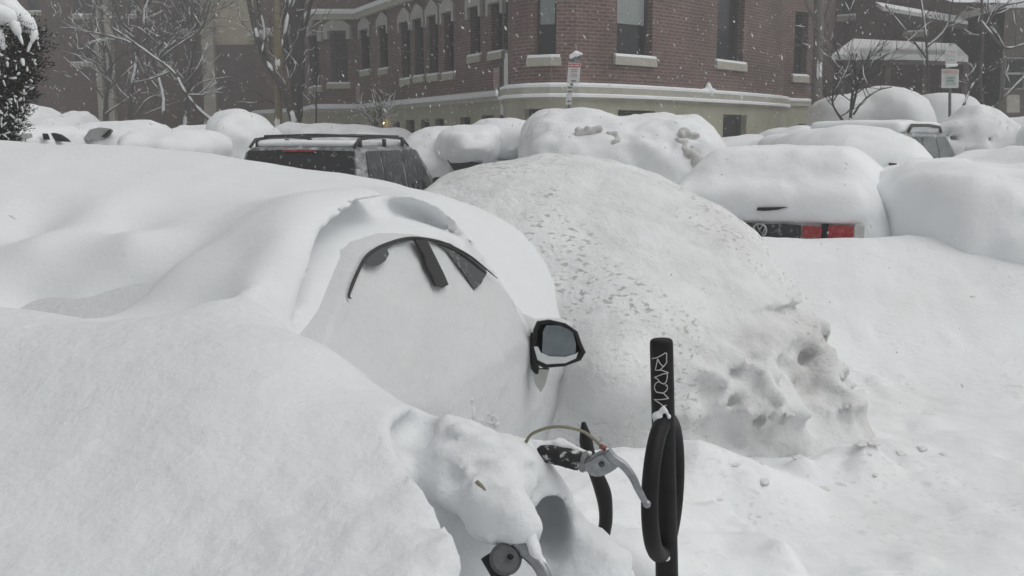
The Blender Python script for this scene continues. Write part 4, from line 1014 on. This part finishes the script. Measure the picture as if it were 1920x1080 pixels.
# flat roof slab joining the runs
allp = [(-12.5, 46), (-8.1, 39.8), (-6.9, 36.2), (-5.35, 36.1), (-.2, 25.7)]+tur[1:]+[(8.2, 28.9), (10.2, 33.0), (11.5, 37), (11.5, 46)]
MB().prism([Vector((x, y, 9.5)) for x, y in allp], Vector((0, 0, .25))).build("roof", M_SNOWF, brick_house)
# warm lamp beside the basement door
a_, z_ = WW.hit(729, 231)
lm, lt, lb = newmat("lit_lamp"); lb.inputs['Emission Color'].default_value = (1, .62, .25, 1); lb.inputs['Emission Strength'].default_value = 12; lb.inputs['Base Color'].default_value = (.9, .6, .3, 1)
sphere(MB(), WW.pt(a_, z_, .22), .035).build("door_lamp", lm, brick_house, True)

def simple_building(name, label, cat, path, z1, mat, wins, group=None, sill=True, base=-.5, frame=None, roofmat=None, cornice=None):
    W_ = Wall(path); c = np.mean([np.array(q) for q in path], 0)
    root = thing(name, label, cat, (c[0], c[1]+3, .4), group)
    hs_ = [W_.opening(*w) for w in wins]
    W_.face("wall", base, z1, hs_, mat, root)
    for h_ in hs_: W_.window(h_, root, sill=sill, frame=frame or M_FRAME)
    back = [(path[-1][0]+.0, path[-1][1]+9), (path[0][0], path[0][1]+9)]
    MB().prism([Vector((x, y, z1)) for x, y in list(path)+back], Vector((0, 0, .2))).build("roof", roofmat or M_SNOWF, root)
    bk = MB()
    for A, B in ((path[-1], back[0]), (back[0], back[1]), (back[1], path[0])):
        bk.prism([Vector((A[0], A[1], base)), Vector((B[0], B[1], base)), Vector((B[0], B[1], z1-.01)), Vector((A[0], A[1], z1-.01))], Vector((0, .02, 0)))
    bk.build("rear_wall", mat, root)
    return root, W_
M_TAN = plain("tan_render", (.50, .46, .34), .85, var=.12, scale=1.2)
M_TANP = plain("pale_stone_pilaster", (.40, .38, .33), .85, var=.1, scale=2)
M_GREYW = plain("grey_brown_wall", (.12, .10, .09), .9, var=.2, scale=2)
fb, W1 = simple_building("brick_building", "brown brick apartment block far off at the left, with snow on its sills", "building", [(-30, 47), (-13.2, 46)], 16, M_BRICK2,
    [(50, 74, -60, 22), (138, 178, -60, 28), (137, 176, 84, 118), (54, 74, 172, 202), (240, 262, -60, 28), (300, 322, 84, 118), (337, 350, -50, 56)])
for u_ in (192, 212):
    a_, _ = W1.hit(u_, 150); W1.bar("pilaster", a_-.13, a_+.13, -.4, 13, .3, .02, M_TANP, fb)
tb, W2 = simple_building("tan_building", "tan rendered building with narrow windows rising behind the yellowish tree trunk", "building", [(-13.1, 44.0), (-8.2, 43.2)], 16, M_TAN,
    [(381, 391, -60, 52)], sill=False)
a_, z_ = W2.hit(400, 85); a0, _ = W2.hit(396, 85)
W2.bar("pilaster", a0-.3, a0+.25, -.4, 15.9, .3, .02, M_TANP, tb)
W2.bar("brick_panel", .02, W2.a[-1]-.02, -.4, z_, .08, .02, M_GREYW, tb)
# right hand: brown houses with snow on the porch and roof
rb, W3 = simple_building("brick_house", "dark brick house at the right behind the bare bush, snow on its porch roof", "building", [(9.6, 37), (14.9, 33.0), (16.6, 30.5)], 10, M_BRICK2,
    [(1575, 1600, -40, 30), (1700, 1735, 20, 60)], frame=M_FRAME)
def slab(name, px0, px1, Y0, Y1, drop, th, mat, par):
    a = V(*px0, Y0); b = V(*px1, Y1); q = MB(); d = Vector((0, 1.6, drop))
    q.prism([a, b, b+d, a+d], Vector((0, 0, th))); return q.build(name, mat, par)
porch = MB().prism([V(1560, 112, 30.5), V(1700, 112, 29.5), V(1815, 116, 29.0), V(1790, 92, 31.0), V(1600, 82, 32.5)], Vector((0, 0, .16))).build("porch_roof", M_SNOWF, rb)
MB().prism([V(1560, 122, 30.52), V(1700, 121, 29.52), V(1815, 122, 29.02), V(1790, 100, 31.0), V(1600, 90, 32.5)], Vector((0, 0, .12))).build("porch_beam", M_GREYW, rb)
for u_ in (1575, 1660, 1730, 1805):
    c = P(u_, 200, 29.9); MB().box((c[0], c[1], 2.3), (.08, .08, 1.75)).build("porch_post", M_GREYW, rb)
MB().prism([V(1655, 12, 30), V(1815, 40, 29.0), V(1815, 46, 29.0), V(1655, 20, 30)], Vector((.1, .9, .25))).build("eave_snow", M_SNOWF, rb)
MB().prism([V(1655, 22, 30.1), V(1815, 48, 29.1), V(1815, 56, 29.1), V(1655, 34, 30.1)], Vector((.1, .9, .2))).build("eave", M_GREYW, rb)
rc2, W4 = simple_building("grey_house", "dark house at the right edge with a large white framed window and snowy eave", "building", [(14.0, 29.6), (19.5, 28.6)], 5.5, M_GREYW,
    [(1882, 1925, 106, 168)], frame=plain("white_window_frame", (.55, .56, .56), .6), sill=False)
MB().prism([V(1785, 4, 28.6), V(1925, 6, 28.2), V(1925, -14, 28.9), V(1790, -12, 29.3)], Vector((0, .6, .16))).build("eave_snow", M_SNOWF, rc2)
MB().prism([V(1888, 178, 28.5), V(1912, 178, 28.5), V(1912, 211, 28.5), V(1888, 211, 28.5)], Vector((0, .05, 0))).build("wall_plate", M_TANP, rc2)
# painted panels on the brick corner
for i, (u0, u1, v0, v1, W_, lab) in enumerate([(929, 940, 128, 167, WW, "narrow pinkish white notice on the brick wall left of the curved corner"), (670, 678, 160, 192, WW, "narrow faded notice near the far end of the brick wing")]):
    o4 = W_.opening(u0, u1, v0, v1)
    n_ = thing("wall_notice", lab, "notice", tuple(W_.pt(o4[0], o4[2], .02)))
    W_.bar("board", o4[0], o4[1], o4[2], o4[3], .06, -.03, plain("faded_notice", (.42, .36, .35), .7, var=.2, scale=15), n_)
    W_.bar("lettering", o4[0]+.03, o4[1]-.03, o4[3]-(o4[3]-o4[2])*.75, o4[3]-(o4[3]-o4[2])*.2, .066, -.061, plain("notice_print", (.40, .27, .26), .7), n_)
# ------------------------------------------------------------------ street signs
M_POLE = plain("grey_green_post", (.14, .16, .155), .5, .4)
M_SIGNW = plain("sign_white", (.60, .61, .60), .5, var=.06)
M_SIGNR = plain("sign_red", (.42, .03, .045), .5, var=.1)
M_SIGNT = plain("sign_print", (.12, .11, .12), .6)
M_SIGNP = plain("sign_faded_pink", (.50, .33, .31), .6)
M_SIGNG = plain("sign_green_tint", (.42, .50, .47), .6)
def plate2(u0, u1, v0, v1, Y, tilt=0, th=.008, up=0.0):
    return [P(u0+tilt*0, v1, Y-up), P(u1, v1, Y-up), P(u1+tilt, v0, Y-up), P(u0+tilt, v0, Y-up)]
def sheet(px, Y, th, name, mat, par, off=0.0): return MB().prism([P(a, b, Y-off) for a, b in px], Vector((0, th, 0))).build(name, mat, par)
def text(body, u, v_, Y, hpx, mat, par, name="lettering", rot=0, wscale=1.0, bold=.0):
    cu = bpy.data.curves.new(name, 'FONT'); cu.body = body; cu.size = hpx*Y/FPX*1.35; cu.align_x = 'CENTER'; cu.align_y = 'CENTER'; cu.extrude = .002; cu.offset = bold
    o = bpy.data.objects.new("tmp", cu); SC.collection.objects.link(o); dg = bpy.context.evaluated_depsgraph_get()
    me = bpy.data.meshes.new_from_object(o.evaluated_get(dg)); bpy.data.objects.remove(o)
    c = V(u, v_, Y)-Vector(par.location); M = Matrix.Translation(c) @ Matrix.Rotation(rot, 4, 'Y') @ Matrix.Rotation(math.pi/2, 4, 'X') @ Matrix.Diagonal((wscale, 1, 1, 1))
    me.transform(M); return link(name, me, mat, par)
SY = 18.2
s1 = thing("street_sign", "parking sign with red header above a smaller arrow sign, snow capped", "sign", tuple(P(1066, 262, SY)))
MB().tube([P(1064, 300, SY), P(1067, 200, SY), P(1078, 103, SY)], .028, 8).build("post", M_POLE, s1, True)
sheet([(1063, 157), (1086, 156), (1089, 119), (1066, 117)], SY-.05, .012, "sign_panel", M_SIGNW, s1)
sheet([(1066.5, 126), (1087, 126), (1088, 120), (1067, 119)], SY-.05, .006, "red_header", M_SIGNR, s1, .008)
sheet([(1068.5, 124), (1076, 124), (1076.3, 121.6), (1069, 121.6)], SY-.05, .006, "print_line", M_SIGNW, s1, .016); sheet([(1078, 124), (1085.5, 124), (1086, 121.6), (1078.4, 121.6)], SY-.05, .006, "print_line", M_SIGNW, s1, .016)
MPR = plain("sign_print_red", (.42, .26, .26), .6); MPG = plain("sign_print_grey", (.36, .36, .36), .6)
for a, m_ in ((130.5, MPR), (134.5, MPR), (140, MPG), (143.5, MPG)): sheet([(1070.5, a+1), (1082, a+1), (1082.3, a-1), (1071, a-1)], SY-.05, .006, "print_line", m_, s1, .008)
sheet([(1071, 153), (1080, 153), (1080, 150.5), (1071, 150.5)], SY-.05, .006, "arrow", M_SIGNT, s1, .008)
sheet([(1061, 196), (1071.5, 196), (1073.5, 160), (1063, 160)], SY-.05, .012, "sign_panel", M_SIGNW, s1)
sheet([(1063, 190), (1066, 187), (1066, 188.5), (1070.5, 188.5), (1070.5, 190.8), (1066, 190.8), (1066, 192.6)], SY-.05, .006, "arrow", M_SIGNT, s1, .008)
sheet([(1063.5, 173), (1072, 173), (1072.3, 170), (1064, 170)], SY-.05, .006, "print_line", M_SIGNT, s1, .008)
sheet([(1064.5, 166), (1072, 166), (1072.3, 163), (1065, 163)], SY-.05, .006, "print_line", M_SIGNT, s1, .008)
snow_lump("snow_cap", [(P(1071, 106, SY), P(1080, 101, SY), .04, .05), (P(1080, 101, SY), P(1090, 101, SY), .045, .02)], .012, s1, .006, M_SNOWF, fr=12, k=.03)
sheet([(1070, 115), (1086, 112), (1090, 106), (1076, 106)], SY, .05, "lamp_cap", M_POLE, s1)
SY2 = 20.5
s2 = thing("street_sign", "two white signs on one post, the lower square with a pink band", "sign", tuple(P(1782, 262, SY2)))
MB().tube([P(1780, 300, SY2), P(1781, 165, SY2), P(1783, 88, SY2)], .03, 8).build("post", M_POLE, s2, True)
sheet([(1773, 123), (1794, 122), (1795, 88), (1773, 88)], SY2-.05, .012, "sign_panel", M_SIGNW, s2)
for a in (97, 105, 112): sheet([(1776, a+1.3), (1791, a+1.3), (1791, a-.8), (1776, a-.8)], SY2-.05, .006, "print_line", M_SIGNP if a == 97 else M_SIGNG, s2, .008)
sheet([(1765, 165), (1797, 165), (1798, 130), (1766, 129)], SY2-.05, .012, "sign_panel", M_SIGNW, s2)
sheet([(1768, 138), (1796, 138), (1796, 132), (1768, 132)], SY2-.05, .006, "pink_band", M_SIGNP, s2, .008)
sheet([(1773, 160), (1793, 160), (1793, 140), (1773, 140)], SY2-.05, .005, "tinted_field", M_SIGNG, s2, .007)
for a in (146, 151.5): sheet([(1776, a+1.2), (1789, a+1.2), (1789, a-1), (1776, a-1)], SY2-.05, .006, "print_line", plain("sign_print_teal", (.16, .24, .24), .6), s2, .014)
snow_lump("snow_cap", [(P(1776, 123, SY2-.05), P(1793, 122, SY2-.05), .03, .03)], .015, s2, .006, M_SNOWF, fr=12)
# ------------------------------------------------------------------ trees
M_BARK = plain("grey_bark", (.075, .068, .060), .95, var=.35, scale=14, bump=.6)
M_BARKD = plain("dark_bark", (.045, .042, .04), .95, var=.3, scale=14, bump=.6)
M_BARKY = plain("yellowish_bark", (.22, .19, .11), .95, var=.25, scale=10, bump=.6)
M_TSNOW = plain("clinging_snow", (.80, .82, .83), .8, var=.04)
def tree(name, label, cat, limbs, Y, mat, twigs=60, tw_len=(.5, 1.4), seed=1, snow=.75, trunkmat=None, up=.5, sub=3, group=None, rt=.012, kids=4, tw=.5):
    rnd = random.Random(seed); c = P(limbs[0][0][0][0], 262, Y); root = thing(name, label, cat, (c[0], c[1], .3), group)
    tr = MB(); br = MB(); sn = MB(); polys = []
    for k, (px, w0, w1) in enumerate(limbs):
        q = [Vector(P(a[0], a[1], Y+(a[2] if len(a) > 2 else 0))) for a in catmull([tuple(z)+((0,) if len(z) == 2 else ()) for z in px], 4)]
        n = len(q); m = Y/FPX/2; rad = [(w0+(w1-w0)*i/(n-1))*m*(1+.12*rnd.uniform(-1, 1)) for i in range(n)]
        (tr if k == 0 else br).tube(q, rad, 8); polys.append((q, rad))
    def addsnow(q, rad, pr=1.0):
        i = 0; n = len(q)
        while i < n-1:
            j = min(n-1, i+rnd.randint(2, 5)); d = (q[j]-q[i]); fl = math.hypot(d.x, d.y)/(d.length+1e-6)
            if rnd.random() < snow*pr*(.35+fl):
                rr_ = [max(.010, min(rad[x], .12)*.85) for x in range(i, j+1)]; rr_[0] *= .4; rr_[-1] *= .4
                sn.tube([q[x]+Vector((0, -rad[x]*.35, rad[x]*.65+.006)) for x in range(i, j+1)], rr_, 5)
            i = j
    for q, rad in polys: addsnow(q, rad)
    def grow(p0, d, L, r_, lev):
        n = 5; q = [p0]; 
        for i in range(n):
            d = (d+Vector((rnd.gauss(0, .16), rnd.gauss(0, .16), rnd.gauss(0, .14)+.05))).normalized(); q.append(q[-1]+d*L/n)
        rad = [r_*(1-.75*i/n) for i in range(n+1)]; br.tube(q, rad, 4, cap=False); addsnow(q, rad, tw)
        if lev > 0:
            for k in range(kids):
                i = rnd.randint(1, n-1); dd = (q[i+1]-q[i]).normalized(); side = Vector((rnd.gauss(0, 1), rnd.gauss(0, .8), rnd.gauss(.2, .7))).normalized()
                grow(q[i], (dd+side*.9).normalized(), L*rnd.uniform(.4, .7), r_*.6, lev-1)
    for k in range(twigs):
        q, rad = polys[rnd.randrange(len(polys))]; i = rnd.randrange(max(1, len(q)//4), len(q)-1)
        dd = (q[i+1]-q[i]).normalized(); side = Vector((rnd.choice((-1, 1))*rnd.uniform(.4, 1), rnd.gauss(0, .5), rnd.uniform(-.2, .8))).normalized()
        grow(q[i], (dd*.5+side+Vector((0, 0, up*.4))).normalized(), rnd.uniform(*tw_len), min(rad[i]*.5, rt*rnd.uniform(.8, 1.6)), sub-1)
    tr.build("trunk", trunkmat or mat, root, True)
    if br.v: br.build("branches", mat, root, True)
    if sn.v: tag(sn.build("branch_snow", M_TSNOW, root, True), kind="stuff")
    return root
tree("bare_tree", "yellowish trunked tree with snow plastered limbs left of the brick wing", "tree",
     [([(520, 262), (522, 200), (521, 100), (519, 30), (517, -60)], 17, 13), ([(554, 240, -.25), (545, 208, -.25), (532, 172, -.2), (512, 138, -.1), (492, 100, .1), (480, 60), (466, 0), (455, -50)], 15, 8), ([(492, 100), (496, 60, .2), (485, 10, .2), (478, -40)], 7, 5), ([(520, 110), (535, 60, .2), (548, -20, .4)], 10, 8)],
     26.0, M_BARK, 14, (.7, 1.6), 4, .75, M_BARKY, sub=2)
tree("bare_tree", "dark thick trunk with blobs of snow just left of the brick wing's end", "tree",
     [([(552, 262), (556, 190), (560, 110), (556, 40), (560, -50)], 24, 26), ([(545, 130), (533, 60), (540, -20)], 12, 9), ([(562, 90), (575, 40), (590, -30)], 8, 6)], 31.0, M_BARKD, 16, (.6, 1.4), 9, .7, sub=2)
tree("bare_tree", "leaning bare tree with one long snowy limb at the left", "tree",
     [([(408, 236), (372, 205), (345, 170), (325, 135), (285, 105), (240, 72), (210, 52)], 8, 3), ([(318, 135), (285, 148), (245, 156)], 4, 1.5), ([(280, 100), (250, 82), (195, 65), (150, 58)], 4, 1.5), ([(350, 178), (385, 178)], 3, 1.5)], 27.5, M_BARK, 12, (.4, 1.1), 12, 1.2, sub=2, tw=.35)
GT = "tangled snowy bare trees at the left"
for i, (u, Y_, sd_, lab) in enumerate([(250, 33, 21, "tangled bare tree right of the paired stone pilasters, twigs furred with snow"), (300, 31, 22, "tangled bare tree in the middle of the left thicket"), (345, 34, 23, "bare tree at the right of the left thicket, in front of the tan building"), (195, 35, 24, "bare tree at the left of the thicket, against the brown brick block")]):
    rd = random.Random(sd_); lm_ = [([(u, 262), (u+rd.uniform(-8, 8), 190), (u+rd.uniform(-18, 18), 110), (u+rd.uniform(-30, 30), 20), (u+rd.uniform(-30, 30), -60)], 9, 4)]
    for k in range(7):
        a = rd.uniform(60, 230); s_ = rd.choice((-1, 1)); lm_.append(([(u+rd.uniform(-3, 3), a), (u+s_*rd.uniform(20, 35), a-rd.uniform(15, 40), rd.uniform(-1, 1)), (u+s_*rd.uniform(45, 90), a-rd.uniform(40, 110), rd.uniform(-1.5, 1.5))], 4, 1.5))
    tree("bare_tree", lab, "tree", lm_, Y_, M_BARK, 34, (.7, 1.8), sd_, .6, group=GT, rt=.014, tw=.14, kids=4)
tree("bare_bush", "leggy bare bush fanning out above the snow in front of the peaked shelter", "bush",
     [([(1594, 228), (1598, 180), (1602, 150), (1606, 100)], 7, 3), ([(1590, 240), (1563, 200), (1562, 172)], 5, 3), ([(1600, 215), (1618, 190), (1645, 170), (1672, 163)], 4, 2), ([(1598, 205), (1612, 150), (1632, 95)], 5, 2), ([(1600, 160), (1575, 110), (1560, 70)], 4, 2), ([(1602, 150), (1650, 110), (1690, 88)], 3, 1.5)],
     21.5, M_BARKD, 40, (.5, 1.3), 31, .4, sub=2, tw=.15)
tree("bare_tree", "thick pale trunk standing at the right end of the brick building", "tree", [([(1530, 262), (1532, 150), (1535, 60), (1536, -60)], 20, 17), ([(1534, 70), (1560, 0), (1580, -60)], 8, 6), ([(1533, 50), (1510, 0), (1500, -50)], 6, 4)], 26.5, plain("pale_bark", (.17, .15, .14), .95, var=.2, scale=10, bump=.5), 12, (.7, 1.6), 41, .3, sub=2, tw=.15)
tree("bare_tree", "slanting snowy limb and thin trunk at the far right", "tree", [([(1845, 215), (1838, 150), (1842, 80), (1840, -30)], 7, 5), ([(1848, 213), (1880, 185), (1925, 140), (1960, 110)], 5, 4), ([(1838, 40), (1855, 60), (1885, 90), (1925, 82)], 6, 3), ([(1842, 60), (1875, 15), (1925, 2)], 4, 3), ([(1806, 200), (1818, 170), (1830, 150)], 5, 4)], 24.0, M_BARK, 22, (.5, 1.3), 51, .7, sub=2, tw=.25)
tree("bare_tree", "thin bare tree spreading over the snowy porch at the right", "tree", [([(1742, 225), (1740, 150), (1735, 60), (1720, -40)], 5, 4), ([(1738, 110), (1700, 60), (1660, 10)], 4, 2), ([(1737, 90), (1775, 50), (1790, -20)], 4, 2)], 27.5, M_BARKD, 26, (.6, 1.4), 61, .5, sub=2, tw=.15)
tree("bare_bush", "thin sapling standing against the stone base of the brick wing", "bush", [([(593, 245), (593, 200), (594, 150)], 4, 2)], 30, M_BARKD, 8, (.3, .9), 71, .4, sub=1)
tree("bare_bush", "low twiggy shrub in front of the basement arches", "bush", [([(700, 262), (702, 230), (705, 205)], 3, 1.5), ([(720, 262), (716, 225), (712, 200)], 2.5, 1)], 27, M_BARKD, 26, (.4, .9), 72, .5, sub=2)

# evergreen at the left edge
EY = 9.0
ev = thing("evergreen_bush", "dark evergreen bush capped with thick snow at the top left edge", "bush", tuple(P(-40, 262, EY)))
M_LEAF = plain("dark_evergreen", (.014, .018, .012), .8, spec=.15, var=.5, scale=8)
rnd = random.Random(5)
def ev_r(z, top, bot):      # half width in px against v
    return np.interp(z, [28, 60, 90, 130, 170, 205, 235, 262, 300], [92, 122, 123, 118, 106, 92, 88, 76, 60])
vs = []; fs = []
for k in range(38000):
    v_ = rnd.uniform(28, 300); rr_ = float(ev_r(v_, 0, 0))*EY/FPX*(1+.10*math.sin(v_*.21+2)+.06*rnd.gauss(0, 1)); a = rnd.uniform(0, 2*math.pi); q = rr_*math.sqrt(rnd.uniform(.35, 1))
    c = Vector(P(-50, v_, EY))+Vector((q*math.cos(a), q*math.sin(a), rnd.gauss(0, .02)))
    d = Vector((math.cos(a)*.6+rnd.gauss(0, .4), math.sin(a)*.6+rnd.gauss(0, .4), rnd.uniform(-.1, 1))).normalized(); w = d.cross(Vector((rnd.gauss(0, 1), rnd.gauss(0, 1), rnd.gauss(0, 1)))).normalized()
    L = rnd.uniform(.015, .038); n = len(vs); vs += [c, c+d*L*.5+w*L*.16, c+d*L, c+d*L*.5-w*L*.16]; fs.append((n, n+1, n+2, n+3))
MB().add(vs, fs).build("foliage", M_LEAF, ev)
tk = MB()
for k in range(9):
    a = rnd.uniform(0, 6.28); b = Vector(P(-50, 330, EY)); t_ = Vector(P(-50, rnd.uniform(60, 160), EY))+Vector((math.cos(a)*.35, math.sin(a)*.35, 0)); tk.tube([b, (b+t_)/2, t_], [.04, .03, .012], 6)
tk.build("stems", M_BARKD, ev, True)
snow_lump("snow_cap", [(P(-110, 26, EY), P(10, 22, EY), .16, .13), (P(-60, -10, EY), P(-20, -5, EY), .22, .17), (P(10, 24, EY), P(45, 42, EY), .11, .07), (P(40, 38, EY), P(64, 58, EY), .06, .03), (P(-40, 15, EY-.35), P(15, 32, EY-.3), .10, .07), (P(-40, 10, EY+.35), P(20, 25, EY+.3), .15, .1)], .02, ev, .012, M_SNOWF, fr=4, k=.08)
caps = []
for (a, b, c_, d_, r0, r1) in [(28, 46, 34, 62, .045, .03), (66, 62, 60, 78, .03, .015), (58, 80, 52, 96, .014, .01), (36, 66, 42, 80, .018, .01), (-4, 60, 6, 90, .05, .02), (42, 112, 44, 122, .018, .01)]:
    caps.append((P(a, b, EY-.32), P(c_, d_, EY-.35), r0, r1))
for k in range(330):
    v_ = rnd.uniform(45, 262); rr_ = float(ev_r(v_, 0, 0))*EY/FPX; a = rnd.uniform(-math.pi, 0); c = Vector(P(-50, v_, EY))+Vector((rr_*math.cos(a), rr_*math.sin(a), 0))
    r_ = rnd.uniform(.004, .013); caps.append((c, c+Vector((rnd.gauss(0, .02), 0, rnd.gauss(0, .025))), r_, r_*.6))
sp = MB()
for a, b, r0, r1 in caps: 
    a = Vector(a); b = Vector(b); d = (b-a).normalized() if (b-a).length > 1e-5 else Vector((0, 0, 1))
    sp.tube([a-d*r0*.8, a, (a+b)/2, b, b+d*r1*.8], [r0*.3, r0, (r0+r1)/2*1.1, r1, r1*.3], 7)
tag(sp.build("snow_specks", M_TSNOW, ev, True), kind="stuff")

# ------------------------------------------------------------------ falling snow
rnd = np.random.RandomState(11); N = 24000
yy = (rnd.uniform(0, 1, N)**(1/2.4))*24+2.2
xx = rnd.uniform(-.62, .62, N)*yy*1.0; zz = CAMH+rnd.uniform(-.42, .34, N)*yy
ok = zz > .3; xx, yy, zz = xx[ok], yy[ok], zz[ok]; n = len(xx)
sz = np.clip(np.exp(rnd.normal(math.log(.0025), .42, n)), .001, .006)*(1+.8*sstep(5, 12, yy)); el = rnd.uniform(1.0, 3.8, n); an = rnd.normal(.45, .35, n)
base = np.array([(1, 0, 0), (-1, 0, 0), (0, 1, 0), (0, -1, 0), (0, 0, 1), (0, 0, -1)], float)
fo = np.array([(0, 2, 4), (2, 1, 4), (1, 3, 4), (3, 0, 4), (2, 0, 5), (1, 2, 5), (3, 1, 5), (0, 3, 5)])
v = base[None]*sz[:, None, None]*rnd.uniform(.7, 1.3, (n, 6, 1)); v[:, :, 2] *= el[:, None]
ca, sa = np.cos(an), np.sin(an); vx = v[:, :, 0]*ca[:, None]-v[:, :, 2]*sa[:, None]; vz = v[:, :, 0]*sa[:, None]+v[:, :, 2]*ca[:, None]
v = np.stack([vx+xx[:, None], v[:, :, 1]+yy[:, None], vz+zz[:, None]], -1).reshape(-1, 3)
f = (fo[None]+(np.arange(n)*6)[:, None, None]).reshape(-1, 3)
fm, ft, fb_ = newmat("snowflake"); tl = ft.nodes.new('ShaderNodeBsdfTranslucent'); tl.inputs[0].default_value = (.9, .9, .9, 1); mxs = ft.nodes.new('ShaderNodeMixShader')
fb_.inputs['Base Color'].default_value = (.9, .9, .9, 1); mxs.inputs[0].default_value = .5; ft.links.new(fb_.outputs[0], mxs.inputs[1]); ft.links.new(tl.outputs[0], mxs.inputs[2]); ft.links.new(mxs.outputs[0], ft.nodes['Material Output'].inputs[0])
tag(npmesh("falling_snow", v, f, fm, smooth=False), "snowflakes drifting through the air", "snowflakes", kind='stuff')
HAZE = .0105
# ------------------------------------------------------------------ snowy air
hm = bpy.data.materials.new("haze"); hm.use_nodes = True; ht = hm.node_tree
ht.nodes.remove(ht.nodes['Principled BSDF'])
vv = ht.nodes.new('ShaderNodeVolumePrincipled'); vv.inputs['Density'].default_value = HAZE
vv.inputs['Color'].default_value = (.985, .99, .995, 1); vv.inputs['Anisotropy'].default_value = 0.2
ht.links.new(vv.outputs[0], ht.nodes['Material Output'].inputs['Volume'])
hz = MB().box((0, 45, 7.5), (210, 260, 9.0)).build("haze", hm); tag(hz, "pale snowy air between the cars and the buildings", "haze", kind='stuff')
